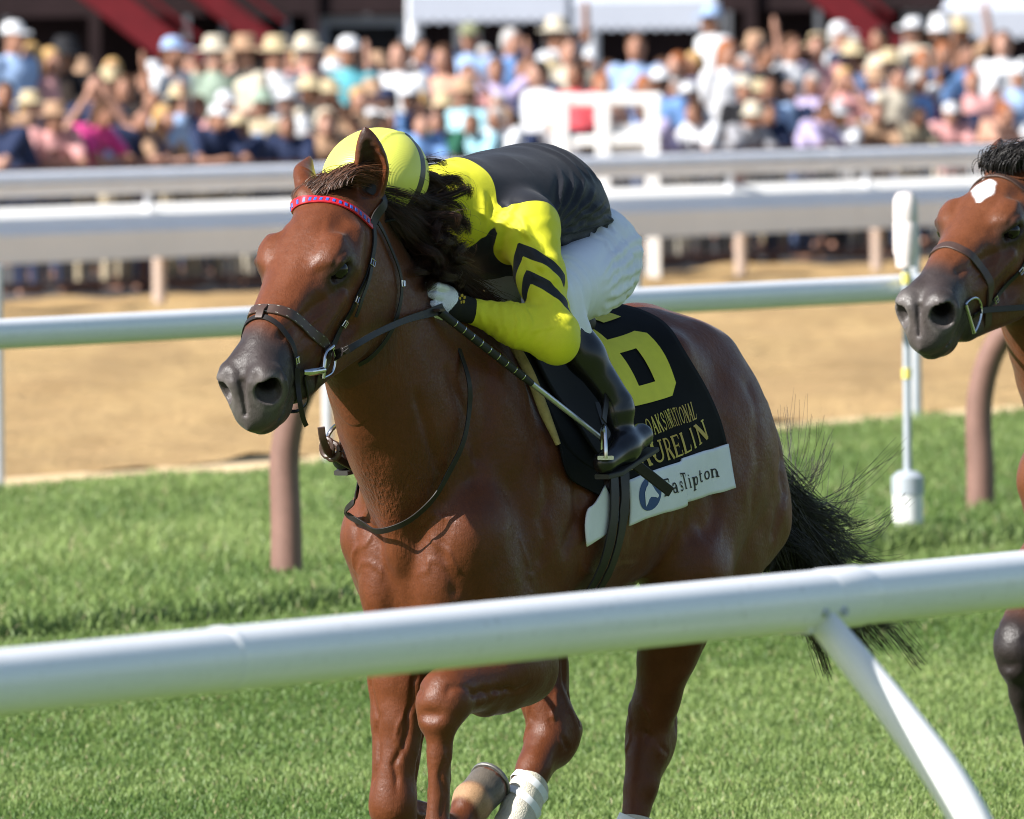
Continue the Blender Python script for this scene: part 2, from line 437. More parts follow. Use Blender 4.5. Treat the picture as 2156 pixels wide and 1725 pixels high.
MB().tube([RD * (s_c - .02), RD * (s_c - .01), RD * (s_c + .12), RD * (s_c + .13)], [R_N * 1.0, R_N * 1.03, R_N * 1.03, R_N * 1.0], 48, cap=False).build('joint_collar', m_pvc, near, angle=60)
s_arm = rail_at(NEAR, 1704)
for s_ in (s_arm, s_arm - (s_c - s_b) * 2, s_arm + (s_c - s_b) * 2):
    c = spline([V(0, 0, -.01), LF * .10 + V(0, 0, -.115), LF * .20 + V(0, 0, -.225), LF * .29 + V(0, 0, -.335), LF * .355 + V(0, 0, -.45), LF * .395 + V(0, 0, -.60), LF * .41 + V(0, 0, -.9), LF * .41 + V(0, 0, -NEAR[2] - .05)], 40) + RD * s_
    MB().tube(c, np.interp(np.linspace(0, 1, 40), [0, .15, .4, 1], [.027, .031, .037, .040]), 24).build('support_arm', m_white_paint, near)
    MB().tube([RD * (s_ - .05) + V(0, 0, -.050), RD * (s_ + .05) + V(0, 0, -.050)], 0, flat=(.008, .026), nrm=[V(0, 0, 1)] * 2).build('bracket', m_white_paint, near)
    for t_ in (-.035, .035): MB().lathe([(.001, 0), (.009, 0), (.009, .008), (.001, .008)], RD * (s_ + t_) + LF * R_N * .93 + V(0, 0, -.02), 6, M=np.stack([RD, V(0, 0, 1), LF], 1)).build('bolt', m_grey, near)
mid = empty('outer_turf_rail', MID); tag(mid, 'pale blue white rail on brown bent posts behind the chestnut horse', 'rail')
for k in range(-8, 9):
    s0 = rail_at(MID, 600) + k * 6.1; MB().tube([RD * (s0 + .3), RD * (s0 + 6.1 + .298)], R_N, 32, cap=True).build('rail_section', m_pvc, mid, angle=60)
s6, s20 = rail_at(MID, 815), rail_at(MID, 2262)
POSTS = []
for s_ in (s6, s20, 2 * s6 - s20, 2 * s20 - s6):
    P0 = RD * s_; hb = float(hground(-.45)); b = -LF * .45
    c = spline([P0 + V(0, 0, -.03), P0 - LF * .16 + V(0, 0, -.10), P0 - LF * .36 + V(0, 0, -.26), P0 + b + V(0, 0, -.50), P0 + b + V(0, 0, -.8), P0 + b + V(0, 0, -MID[2] + hb - .05)], 24)
    MB().tube(c, np.linspace(.046, .062, 24), 20).build('bent_post', m_brown_post, mid); POSTS.append((MID + P0 + b, hb))
# thin grey stakes along the edge of the grass
for i, (x, y0, y1) in enumerate(((-2, 565, 1003), (690, 535, 950), (1342, 520, 935), (1930, 500, 905), (2260, 490, 880))):
    g = gnd(x, y1, .2); z = (g - CAM) @ FW; tp = at(x, y0, z); h_ = tp[2] - .2; st = empty('marker_stake', (g[0], g[1], .2))
    MB().tube([V(0, 0, -.1), V(0, 0, h_)], .026, 10).build('stake', m_grey, st); MB().tube([V(0, 0, h_), V(0, 0, h_ + .02)], [.030, .024], 10).build('cap', m_grey, st)
    tag(st, ['slim grey stake at the left edge of the picture beyond the grass', 'slim grey stake between the horse muzzle and its neck, beyond the grass', 'slim grey stake seen just behind the jockey at the dirt edge', 'slim grey stake right behind the padded white marker pole', 'slim grey stake at the dirt edge beyond the bay horse'][i], 'stake', 'stakes along the edge of the dirt track')
# padded marker pole
g = gnd(1912, 1128, .2); z = (g - CAM) @ FW; hh = lambda y: at(1912, y, z)[2] - .2; mk = empty('marker_pole', (g[0], g[1], .2)); tag(mk, 'white and grey marker pole with a fat padded white top', 'marker pole')
k = z / F
MB().lathe([(.001, -.05), (32 * k, -.05), (32 * k, hh(1040)), (.001, hh(1040))], (0, 0, 0), 28).build('base', m_white_paint, mk); MB().lathe([(.001, hh(1041)), (34 * k, hh(1041)), (34 * k, hh(1005)), (20 * k, hh(992)), (.001, hh(990))], (0, 0, 0), 28).build('base_cap', m_grey, mk)
MB().tube([V(0, 0, hh(1000)), V(0, 0, hh(520))], 8.5 * k, 14).build('pole', m_grey, mk)
m_yband = mat('yellow_band', (.72, .62, .16), .5)
for y in (775, 575): MB().tube([V(0, 0, hh(y + 22)), V(0, 0, hh(y))], 11 * k, 16).build('yellow_band', m_yband, mk)
m_foam = mat('scuffed_foam', (.78, .70, .67), .8, .2, bump=(14, .5, .01), var=(18, .14))
MB().lathe([(.001, hh(562)), (20 * k, hh(562)), (22 * k, hh(540)), (26 * k, hh(530)), (26 * k, hh(470)), (24.5 * k, hh(466)), (26 * k, hh(462)), (25 * k, hh(420)), (18 * k, hh(407)), (.001, hh(404))], (0, 0, 0), 28).build('foam_top', m_foam, mk)
# ---------------------------------------------------------------- outer rail of the dirt track
FAR = at(CX, 358, 98.0); far = empty('outer_dirt_rail', (FAR[0], FAR[1], 0)); tag(far, 'white outer rail of the dirt track with a wide sloping guard', 'rail')
hF = FAR[2]; m_guard = mat('cream_guard', (.88, .87, .84), .5, .4, var=(1.2, .05)); m_galv = mat('pale_grey_paint', (.80, .82, .86), .42, .5, 0.0, var=(3, .06))
for k in range(-6, 14):
    a, b = k * 9.0 - 3.2, k * 9.0 + 5.78; MB().tube([RD * a + V(0, 0, hF), RD * b + V(0, 0, hF)], .10, 20).build('rail_section', m_galv, far)
    pr = [(-.12, .82), (-.11, .87), (.26, .69), (.31, .66), (.31, .43), (.27, .43), (.26, .64)]; v_, f_ = [], []
    for s_ in (a, b):
        for (m_, z_) in pr: v_.append(LF * m_ + RD * s_ + V(0, 0, z_))
    m = len(pr); f_ = [(i, (i + 1) % m, m + (i + 1) % m, m + i) for i in range(m)] + [tuple(range(m)), tuple(range(2 * m - 1, m - 1, -1))]; MB().add(v_, f_).build('guard_panel', m_guard, far, smooth=False)
sp = None
for x in (-260, 312, 880, 1120, 1538, 1825, 2120, 2400):
    s_ = rail_at(FAR, x); MB().tube([RD * s_ + LF * .1 + V(0, 0, -.05), RD * s_ + LF * .1 + V(0, 0, .62)], .055, 12).build('post', mat('pale_post', (.46, .36, .30), .6, var=(6, .1)), far); MB().tube([RD * s_ + V(0, 0, .6), RD * s_ + V(0, 0, hF)], .03, 8).build('strut', m_galv, far)
print('place', round(time.time() - T0, 1))
# ---------------------------------------------------------------- grass
def grass(name, n, s_rng, m_rng, hgt, wid, colr, density_fn=None, seed=1):
    r = np.random.default_rng(seed); s = r.uniform(*s_rng, n); m = r.uniform(*m_rng, n)
    X = V(MID[0], MID[1], 0) + m[:, None] * LF + s[:, None] * RD
    z = (X - CAM) @ FW; px = CX + F * ((X - CAM) @ RT) / z; ok = (z > 24) & (np.abs(px - CX) < 1078 + 1.5 * F / z)
    X, m, s = X[ok], m[ok], s[ok]; n = len(X); X[:, 2] = hground(m)
    cl = wnoise(X, 9, 1) * .5 + wnoise(X, 2.6, 2) * .6; h = hgt * r.uniform(.55, 1.3, n) * (1 + .22 * cl); w = wid * r.uniform(.7, 1.3, n)
    a = r.uniform(0, 2 * math.pi, n); side = np.stack([np.cos(a), np.sin(a), np.zeros(n)], 1) * w[:, None] / 2
    b = r.uniform(0, 2 * math.pi, n); lean = np.stack([np.cos(b), np.sin(b), np.zeros(n)], 1) * (h * r.uniform(.15, .95, n))[:, None]
    up = np.stack([np.zeros(n), np.zeros(n), h], 1)
    v = np.stack([X - side, X + side, X + side * .75 + lean * .35 + up * .6, X - side * .75 + lean * .35 + up * .6, X + lean + up * r.uniform(.75, 1, n)[:, None]], 1).reshape(-1, 3)
    i = np.arange(n)[:, None] * 5; tri = np.concatenate([i + [0, 1, 2], i + [0, 2, 3], i + [3, 2, 4]])
    t = np.clip(.5 + .16 * cl + .17 * wnoise(X, 1.1, 4) + .05 * np.sign(np.sin(m * 2.4)) + r.normal(0, .22, n), 0, 1); dry = (r.uniform(0, 1, n) < .03) * 1.0
    return tag(mesh_np(name, v, tri, colr, None, True, {'tint': np.repeat(t, 5), 'dry': np.repeat(dry, 5)}), {'mown_grass': 'short mown turf grass under the horses', 'rough_grass': 'longer grass growing round the brown rail posts'}[name], 'grass', None, 'stuff')
n = NB('grass_blade'); a = n.attr('tint'); d = n.attr('dry'); col = n.mix(a.outputs['Fac'], (.098, .178, .040), (.275, .362, .115)); col = n.mix(d.outputs['Fac'], col, (.42, .38, .20))
n.l(col, n.b.inputs['Base Color']); n.b.inputs['Roughness'].default_value = .5; n.b.inputs['Specular IOR Level'].default_value = .35
tr = n.n('BsdfTranslucent'); n.l(col, tr.inputs[0]); mx = n.n('MixShader', i0=.30); n.l(n.b.outputs[0], mx.inputs[1]); n.l(tr.outputs[0], mx.inputs[2]); n.l(mx.outputs[0], n.t.nodes['Material Output'].inputs[0]); m_blade = n.m
grass('mown_grass', 1150000, (-14, 14), (.6, 8.6), .026, .0048, m_blade, seed=3)
grass('rough_grass', 420000, (-9, 18), (M_EDGE - .15, .75), .070, .0075, m_blade, seed=4)
print('grass', round(time.time() - T0, 1))
# ================================================================ horses
def interp_cols(x, tab):
    "smooth interpolation of table columns along x (ascending)"
    t = np.array(tab, float); t = t[np.argsort(t[:, 0])]
    xs = t[:, 0]; xc = np.clip(x, xs[0], xs[-1]); i = np.clip(np.searchsorted(xs, xc, 'right') - 1, 0, len(xs) - 2)
    h = xs[i + 1] - xs[i]; s_ = (xc - xs[i]) / h
    out = []
    for c in range(1, t.shape[1]):
        y = t[:, c]; m = np.gradient(y, xs)
        out.append((2 * s_**3 - 3 * s_**2 + 1) * y[i] + (s_**3 - 2 * s_**2 + s_) * h * m[i] + (-2 * s_**3 + 3 * s_**2) * y[i + 1] + (s_**3 - s_**2) * h * m[i + 1])
    return out
#            x     top   bottom half  egg (narrower towards the top)
TRUNK = [( .53, 1.02, .88, .07, .0), ( .52, 1.12, .86, .11, .0), ( .50, 1.30, .835, .150, .1), ( .38, 1.42, .79, .185, .25), (.25, 1.485, .775, .225, .38), (.10, 1.525, .775, .250, .42),
         (-.10, 1.518, .79, .275, .22), (-.30, 1.515, .83, .285, .08), (-.48, 1.545, .90, .272, .06), (-.64, 1.562, .99, .240, .14),
         (-.80, 1.495, 1.03, .205, .16), (-.93, 1.40, 1.07, .155, .1), (-1.02, 1.32, 1.10, .09, .1), (-1.06, 1.24, 1.14, .03, .1)]
def trunk(X, Y, Z):
    top, bot, hw, egg = interp_cols(X, TRUNK)
    zc, rz = (top + bot) / 2, (top - bot) / 2; q = (Z - zc) / rz
    w = hw * (1 - egg * np.clip(q, -1, 1.3)) * (1 - .1 * egg)
    e = np.sqrt((Y / w) ** 2 + q ** 2)
    d = (e - 1) * np.minimum(w, rz) * (.75 + .25 * np.minimum(1, w / rz))
    over = np.maximum(np.maximum(X - TRUNK[0][0], TRUNK[-1][0] - X), 0)
    return d + over
def rot_xz(a):
    "local axes turned by a in the x-z plane (columns = axes)"
    c, s_ = math.cos(a), math.sin(a); return np.array([[c, 0, -s_], [0, 1, 0], [s_, 0, c]])

#         u     top   bottom  half widths: top, middle, bottom
HEAD = [(-.08, -.07, -.17, .045, .055, .05), (-.03, -.015, -.20, .062, .074, .06), (.03, .020, -.245, .080, .086, .066), (.09, .038, -.285, .103, .098, .066), (.16, .041, -.305, .111, .103, .062),
        (.22, .035, -.305, .108, .105, .060), (.30, .029, -.285, .092, .098, .055), (.38, .029, -.252, .076, .084, .048), (.46, .026, -.215, .066, .070, .043),
        (.53, .016, -.198, .060, .064, .042), (.585, -.006, -.188, .058, .062, .042), (.625, -.034, -.174, .046, .053, .036), (.658, -.085, -.15, .015, .024, .016)]
class HorsePose: pass
def pose_lead():
    q = HorsePose(); q.poll = V(.902, 0, 1.872); q.ang = math.atan2(-.426, .427); q.yaw = 0.0
    q.neck = [(.30, 1.215, .335, .185), (.44, 1.31, .275, .150), (.56, 1.405, .228, .122), (.67, 1.51, .187, .104), (.77, 1.62, .155, .092), (.85, 1.715, .132, .084)]
    # each leg: elbow/stifle, knee/hock, fetlock, coronet, toe ; hoof direction follows the last two
    q.fl = [V(.270, .145, .685), V(.628, .130, .605), V(.640, .128, .275), V(.565, .128, .200), V(.50, .128, .165)]
    q.fr = [V(.335, -.125, .800), V(.425, -.128, .345), V(.105, -.130, .262), V(.055, -.130, .318), V(-.045, -.128, .372)]
    q.hl = [V(-.49, .195, .885), V(-.562, .045, .470), V(-.465, .04, .165), V(-.39, .04, .085), V(-.34, .04, .02)]
    q.hr = [V(-.27, -.175, .860), V(-.275, -.075, .500), V(-.020, -.065, .245), V(.065, -.065, .185), V(.13, -.065, .15)]
    return q
def head_frame(q):
    u = V(math.cos(q.ang), 0, math.sin(q.ang)); w = V(-math.sin(q.ang), 0, math.cos(q.ang)); v = V(0, 1, 0)
    c, s_ = math.cos(q.yaw), math.sin(q.yaw); Rz = np.array([[c, -s_, 0], [s_, c, 0], [0, 0, 1]])
    M = np.stack([Rz @ u, Rz @ v, Rz @ w], 1)
    return q.poll, M
def horse_field(q):
    f = Field(); o, M = head_frame(q)
    def h(u, v, w): return o + M @ V(u, v, w)
    def hell(u, v, w, r, k, tilt=0.0, yaw=0.0, roll=0.0, sub=False):
        c, s_ = math.cos(tilt), math.sin(tilt); R1 = np.array([[c, 0, -s_], [0, 1, 0], [s_, 0, c]])
        c, s_ = math.cos(yaw), math.sin(yaw); R2 = np.array([[c, -s_, 0], [s_, c, 0], [0, 0, 1]])
        c, s_ = math.cos(roll), math.sin(roll); R3 = np.array([[1, 0, 0], [0, c, -s_], [0, s_, c]])
        f.ell(h(u, v, w), r, M @ R2 @ R1 @ R3, k, sub)
    LATH = M[:, 1]; Y1 = V(0, 1, 0)
    # --- trunk
    f.fn((-1.08, -.32, .74), (.62, .32, 1.62), trunk, .05)
    # --- neck
    n = spline(q.neck, 14)
    for a, b in zip(n[:-1], n[1:]):
        ra, rb = a[2], b[2]; sc = (a[2] / a[3] + b[2] / b[3]) / 2
        f.rc((a[0], 0, a[1]), (b[0], 0, b[1]), ra, rb, .05, Y1, sc)
    f.chain([V(.10, 0, 1.47), V(.25, 0, 1.50), V(.42, 0, 1.56)], [.05, .055, .05], .08)                  # withers into the crest
    for s_ in (1, -1):
        # shoulder blade and the muscles over it
        f.ell((.30, s_ * .150, 1.20), (.115, .070, .29), rot_xz(-.42), .06)
        f.ell((.18, s_ * .175, 1.09), (.15, .065, .20), rot_xz(.35), .07)
        f.ell((.460, s_ * .126, .990), (.085, .064, .140), rot_xz(-.2), .05)
        # breast
        f.ell((.515, s_ * .078, .945), (.085, .072, .155), rot_xz(.10), .022)
        f.ell((.485, s_ * .075, .845), (.085, .065, .09), None, .03)
        # neck muscle running to the breast bone, jugular groove between
        f.chain([V(.76, s_ * .035, 1.47), V(.665, s_ * .045, 1.28), V(.565, s_ * .040, 1.10), V(.535, s_ * .03, 1.0)], [.045, .050, .036, .020], .03)
        # haunch
        f.ell((-.68, s_ * .125, 1.29), (.22, .12, .22), rot_xz(.25), .06)
        f.ell((-.80, s_ * .150, 1.12), (.20, .105, .27), rot_xz(-.30), .06)
        f.ell((-.93, s_ * .115, 1.10), (.10, .10, .21), rot_xz(-.25), .05)
        f.ell((-.47, s_ * .165, 1.425), (.06, .05, .05), None, .08)                                      # point of hip
    f.rc((.67, 0, 1.30), (.78, 0, 1.44), .06, .055, .04)                                                 # windpipe
    # --- forelegs
    for L, s_ in ((q.fl, 1), (q.fr, -1)):
        el, kn, fe, co, to = L
        sh = V(.465, s_ * .135, 1.02)
        f.chain([sh, el + V(.02, 0, .03)], [.105, .10], .06, Y1, 1.3)
        f.ell(el + V(-.03, -s_ * .01, .12), (.12, .07, .13), None, .06)
        fa = kn - el; fh = fa / np.linalg.norm(fa)
        fb = V(-1, 0, 0) if abs(fh[2]) > .7 else V(0, 0, -1)
        back = fb - fh * (fb @ fh); back /= np.linalg.norm(back)
        lift = V(0, 0, .040) if abs(fh[2]) < .7 else V(0, 0, 0); th = 1.18 if abs(fh[2]) < .7 else 1.0
        f.chain([el + lift * .6, el + fa * .28 - back * .012 + lift * .7, el + fa * .62 + lift * .8, el + fa * .86 + lift * .8, kn + lift * .3], [.092, .080 * th, .056 * th, .046 * th, .047], .035, n=8)
        f.rc(el - fh * .03 + back * .03, el + fa * .45 + back * .035, .065, .035, .04)
        f.rc(el + fa * .05 - back * .045, el + fa * .55 - back * .035, .045, .022, .03)                  # extensor muscle
        can = fe - kn; ch = can / np.linalg.norm(can); cb = V(-1, 0, 0) if abs(ch[2]) > .7 else (V(0, 0, 1) if q is not None and ch[0] < 0 else V(0, 0, -1))
        cb = cb - ch * (cb @ ch); cb /= np.linalg.norm(cb)
        f.ell(kn - fh * .012, (.050, .055, .060), None, .025)
        if abs(fh[2]) < .7: f.ell(kn + V(-.02, 0, .030), (.052, .058, .062), None, .03)
        f.ell(kn + ch * .03 - cb * .012, (.038, .042, .030), None, .02)
        for t_ in (1, -1):
            f.ell(kn + V(-.005, t_ * .033, .0) - fh * .035, (.026, .019, .024), None, .012)
            f.ell(kn + V(.012, t_ * .020, 0) + ch * .022, (.020, .017, .020), None, .010)
        f.ell(kn - cb * .050 - fh * .002 + ch * .012, (.011, .026, .010), None, .022, sub=True)
        f.ell(kn + cb * .045, (.02, .026, .04), None, .02)
        f.chain([kn + ch * .04, kn + ch * .11, kn + can * .85, fe], [.040, .0285, .027, .036], .02)
        f.chain([kn + ch * .07 + cb * .033, kn + can * .5 + cb * .034, kn + can * .88 + cb * .028], [.016, .013, .015], .014)
        f.chain([kn + ch * .07 - cb * .016, kn + can * .85 - cb * .016], [.013, .011], .014)
        hoof(f, fe, co, to, cb)
    f.chain([V(.640, 0, 1.20), V(.600, 0, 1.10), V(.574, 0, .985), V(.540, 0, .85)], [.030, .034, .030, .030], .035)   # breast bone ridge
    # --- hind legs
    for L, s_ in ((q.hl, 1), (q.hr, -1)):
        st, hk, fe, co, to = L
        hip = V(-.70, s_ * .15, 1.18)
        f.chain([hip, st + V(-.02, 0, .02)], [.19, .135], .07, Y1, 1.35)
        f.ell(st + V(.03, s_ * .01, .02), (.08, .075, .11), None, .05)
        ham = st + (hk - st) * .38 + V(-.075, 0, .05)
        f.chain([V(-.90, s_ * .14, 1.02), ham, hk + V(-.055, 0, .05)], [.130, .075, .022], .05, Y1, 1.2, n=6)
        leg = spline([list(st) + [.105], list(st + (hk - st) * .35) + [.078], list(st + (hk - st) * .72) + [.052], list(hk + V(.01, 0, .03)) + [.052]], 7)
        f.chain(leg[:, :3], leg[:, 3], .035)
        can = fe - hk; ch = can / np.linalg.norm(can); back = V(-1, 0, 0) - ch * (-ch[0]); back /= np.linalg.norm(back)
        f.ell(hk + back * .02, (.066, .050, .078), None, .035)
        f.rc(hk + back * .030, hk + back * .064 - ch * .060, .044, .034, .035)              # point of hock
        f.rc(hk + back * .048, hk + ch * .19 + back * .020, .034, .022, .03)
        for t_ in (1, -1): f.ell(hk + V(.012, t_ * .03, -.01), (.03, .022, .045), None, .02)
        f.chain([hk + ch * .04, hk + ch * .13, hk + can * .86, fe], [.056, .041, .030, .037], .02)
        f.chain([hk + ch * .12 + back * .032, hk + can * .8 + back * .028], [.015, .015], .02)             # tendons
        hoof(f, fe, co, to, back)
    # --- head
    def head_loft(X, Y, Z):
        x, y, z = X - o[0], Y - o[1], Z - o[2]
        u = x * M[0, 0] + y * M[1, 0] + z * M[2, 0]; v = x * M[0, 1] + y * M[1, 1] + z * M[2, 1]; w = x * M[0, 2] + y * M[1, 2] + z * M[2, 2]
        top, bot, wt, wm, wb = interp_cols(u, HEAD)
        c, r = (top + bot) / 2, (top - bot) / 2; t = np.clip((w - c) / r, -1, 1)
        hw = wm + (wt - wb) / 2 * t + ((wt + wb) / 2 - wm) * t * t
        e = (np.abs(v / hw) ** 2.35 + np.abs((w - c) / r) ** 2.35) ** (1 / 2.35)
        d = (e - 1) * np.minimum(hw, r) * .9
        return d + np.maximum(np.maximum(HEAD[0][0] - u, u - HEAD[-1][0]), 0)
    cn = np.array([h(u, v, w) for u in (-.1, .68) for v in (-.12, .12) for w in (-.33, .06)])
    f.fn(cn.min(0), cn.max(0), head_loft, .04)
    for s_ in (1, -1):
        hell(.190, s_ * .066, -.185, (.125, .036, .110), .03, tilt=-.12)             # cheek
        hell(.275, s_ * .058, -.222, (.10, .022, .050), .04, tilt=.22)
        f.rc(h(.27, s_ * .052, -.255), h(.46, s_ * .030, -.200), .022, .020, .04)    # jaw bar
        hell(.198, s_ * .084, .004, (.040, .020, .015), .05, tilt=-.10, yaw=-s_ * .10)  # brow
        hell(.208, s_ * .088, -.036, (.042, .028, .038), .04, yaw=-s_ * .1)          # orbit
        f.rc(h(.262, s_ * .098, -.094), h(.390, s_ * .078, -.106), .014, .007, .014)  # facial crest
        f.rc(h(.10, s_ * .092, -.045), h(.18, s_ * .098, -.078), .014, .014, .04)     # cheek bone
        hell(.122, s_ * .084, .030, (.030, .013, .020), .026, tilt=.25, sub=True)      # hollow above the eye
        hell(.335, s_ * .108, -.158, (.075, .034, .034), .03, tilt=.25, sub=True)
        hell(.385, s_ * .094, -.050, (.065, .023, .030), .03, tilt=-.15, sub=True)     # hollow below the facial crest
        # muzzle
        hell(.555, s_ * .038, -.055, (.062, .034, .058), .03)
        hell(.580, s_ * .050, -.050, (.046, .034, .056), .022, tilt=-.55, yaw=s_ * .3)
        n_ = V(.80, s_ * .58, .12); n_ /= np.linalg.norm(n_); e1 = V(.55, 0, -.75); e1 -= n_ * (e1 @ n_); e1 /= np.linalg.norm(e1); e2 = np.cross(n_, e1)
        c_ = V(.606, s_ * .054, -.052)
        R_ = M @ np.stack([e1, e2, n_], 1)
        ring = [h(*(c_ + e1 * .045 * math.cos(t) + e2 * .038 * math.sin(t) - n_ * (.006 + .012 * (math.cos(t) < -.5)))) for t in np.linspace(0, 2 * math.pi, 17)]
        q.rings = getattr(q, 'rings', []) + [(c_, e1, e2, n_)]
        f.chain(ring, [.0085] * 17, .016)
        f.ell(h(*(c_ + n_ * .004)), (.039, .032, .030), R_, .006, True)              # nostril
        f.ell(h(*(c_ - n_ * .02 - e1 * .008)), (.026, .022, .045), R_, .008, True)
    hell(.607, 0, -.104, (.048, .054, .048), .03)                                   # upper lip
    hell(.634, 0, -.114, (.028, .042, .030), .02)
    hell(.585, 0, -.160, (.062, .043, .026), .012)                                  # lower lip and chin
    hell(.555, 0, -.180, (.042, .034, .022), .02)
    for s_ in (1, -1):
        f.rc(h(.520, s_ * .064, -.130), h(.610, s_ * .046, -.143), .004, .004, .006, sub=True)          # corner of the mouth
        hell(.236, s_ * .116, -.036, (.036, .028, .0205), .006, tilt=.1, yaw=-s_ * .50, sub=True)        # eye opening
        f.chain([h(.188, s_ * .108, -.030), h(.204, s_ * .115, -.014), h(.226, s_ * .114, -.010), h(.250, s_ * .101, -.023)], [.004, .0065, .0065, .004], .012)   # upper lid
        f.chain([h(.192, s_ * .108, -.042), h(.216, s_ * .109, -.054), h(.247, s_ * .099, -.046)], [.004, .0050, .004], .010)
    for a_, b_ in ((-.046, 0), (0, .046)): f.rc(h(.610 + .042 * (a_ == 0), a_, -.143), h(.610 + .042 * (b_ == 0), b_, -.143), .004, .004, .006, sub=True)
    f.rc(h(.615, 0, -.025), h(.655, 0, -.085), .006, .004, .014, sub=True)           # groove between the nostrils
    # --- ears
    for s_, E in ((1, q.ears[0]), (-1, q.ears[1])):
        base, mid, tip, face = E; es = .95 if s_ > 0 else .88
        f.rc(base + (base - mid) * .45, base, .042, .032, .03)
        e = spline([list(base) + [.034 * es], list(base + (mid - base) * .5) + [.040 * es], list(mid) + [(.040 if s_ > 0 else .034) * es], list(mid + (tip - mid) * .55) + [(.024 if s_ > 0 else .018) * es], list(tip) + [.003]], 10)
        ax = (tip - base) / np.linalg.norm(tip - base)
        fn_ = face - ax * (face @ ax); fn_ /= np.linalg.norm(fn_)
        for a, b in zip(e[:-1], e[1:]): f.rc(a[:3], b[:3], a[3], b[3], .010, fn_, 1.55)
        e2 = e.copy(); e2[:, :3] += fn_ * .020
        for a, b in zip(e2[1:-1], e2[2:]): f.rc(a[:3], b[:3] - ax * .006, max(a[3] - .008, .002), max(b[3] - .008, .001), .006, fn_, 1.25, sub=True)
    return f, h, M
def hoof(f, fe, co, to, back):
    d = co - fe; d /= np.linalg.norm(d)
    f.ell(fe + back * .010, (.040, .037, .040), None, .02)
    f.rc(fe, co, .028, .035, .02)
    sd = np.cross(d, back); sd /= np.linalg.norm(sd) + 1e-9
    for q_ in (1, -1): f.ell(co + back * .030 + sd * q_ * .019 + (to - co) * .12, (.024, .022, .026), None, .008)
    f.rc(fe + back * .03, co + back * .02, .020, .026, .02)
    t = to - co; f.rc(co, co + t * .25, .040, .046, .012); f.rc(co + t * .25, co + t * .95, .047, .050, .012)
    f.rc(co + back * .03 + t * .2, co + back * .035 + t * .7, .030, .032, .015)
    tn = t / np.linalg.norm(t); e = to + tn * .055
    def cut(X, Y, Z): return np.maximum(-((X - to[0]) * tn[0] + (Y - to[1]) * tn[1] + (Z - to[2]) * tn[2] - .012), np.sqrt((X - to[0]) ** 2 + (Y - to[1]) ** 2 + (Z - to[2]) ** 2) - .085)
    f.fn(to - .09, to + .09, cut, .006, sub=True)

def ear_set(q, lb, lt, rb, rt, lface, rface):
    def one(b, t, bend, face): m = b + (t - b) * .45 + bend; return (b, m, t, face)
    q.ears = [one(lb, lt, V(0, .012, 0), lface), one(rb, rt, V(0, -.012, 0), rface)]

def horse_mesh(q, fine=.0032, coarse=.008):
    f, h, M = horse_field(q)
    o = q.poll
    hx0, hx1 = o[0] - .10, o[0] + .58; hz0, hz1 = o[2] - .62, o[2] + .20
    xs = axis_steps((-1.12, coarse), (hx0, fine), hx1)
    ys = axis_steps((-.345, coarse), (-.15, fine), (.15, coarse), .345)
    zs = axis_steps((.0 - .02, coarse), (hz0, fine), hz1)
    D = f.grid(xs, ys, zs); v, fc = surfnet(D, xs, ys, zs); v = relax(v, fc, 2, .45)
    return f, h, M, v, fc
q1 = pose_lead()
ear_set(q1, P(778, 400, .068), P(768, 268, .085), P(648, 405, -.066), P(655, 330, -.115), V(.85, .55, -.1), V(-.5, -.85, .2))
t_ = time.time()
f1, h1, M1, v1, fc1 = horse_mesh(q1)
print('horse mesh', len(v1), time.time() - t_)
# ---------------------------------------------------------------- coats, eyes, hair
def coat_material(name, rough=.46):
    n = NB(name); c = n.attr('coat')
    fine = n.noise(420, 3); mid = n.noise(26, 5); big = n.noise(5, 3)
    k = n.math('ADD', n.mapr(fine, .3, .7, -.26, .26), n.mapr(mid, .3, .7, -.10, .10)); k = n.math('ADD', k, n.mapr(big, .3, .7, .93, 1.07))
    cc = n.n('CombineColor'); [n.l(k, cc.inputs[i]) for i in range(3)]
    col = n.mix(1.0, c.outputs['Color'], cc.outputs[0], 'MULTIPLY')
    n.l(col, n.b.inputs['Base Color'])
    n.b.inputs['Specular IOR Level'].default_value = .27
    n.b.inputs['Sheen Weight'].default_value = .06; n.b.inputs['Sheen Roughness'].default_value = .4
    # short hair lying along the body, creases in the skin of the breast, veins
    hair = n.noise(1.0, 3, n.vec_scale(170, 700, 120)); cr = n.noise(1.0, 3, n.vec_scale(95, 130, 9))
    n.l(n.math('ADD', n.mapr(mid, .3, .7, rough - .14, rough - .02), n.mapr(hair, .3, .7, -.06, .16)), n.b.inputs['Roughness'])
    crm = n.attr('crease'); h = n.math('ADD', n.math('MULTIPLY', hair, .35), n.math('MULTIPLY', n.math('MULTIPLY', n.mapr(cr, .40, .62, 0, 1), crm.outputs['Fac']), 2.6))
    h = n.math('ADD', h, n.math('MULTIPLY', n.noise(60, 4), .9))
    n.bump(h, .55, .0032)
    return n.m
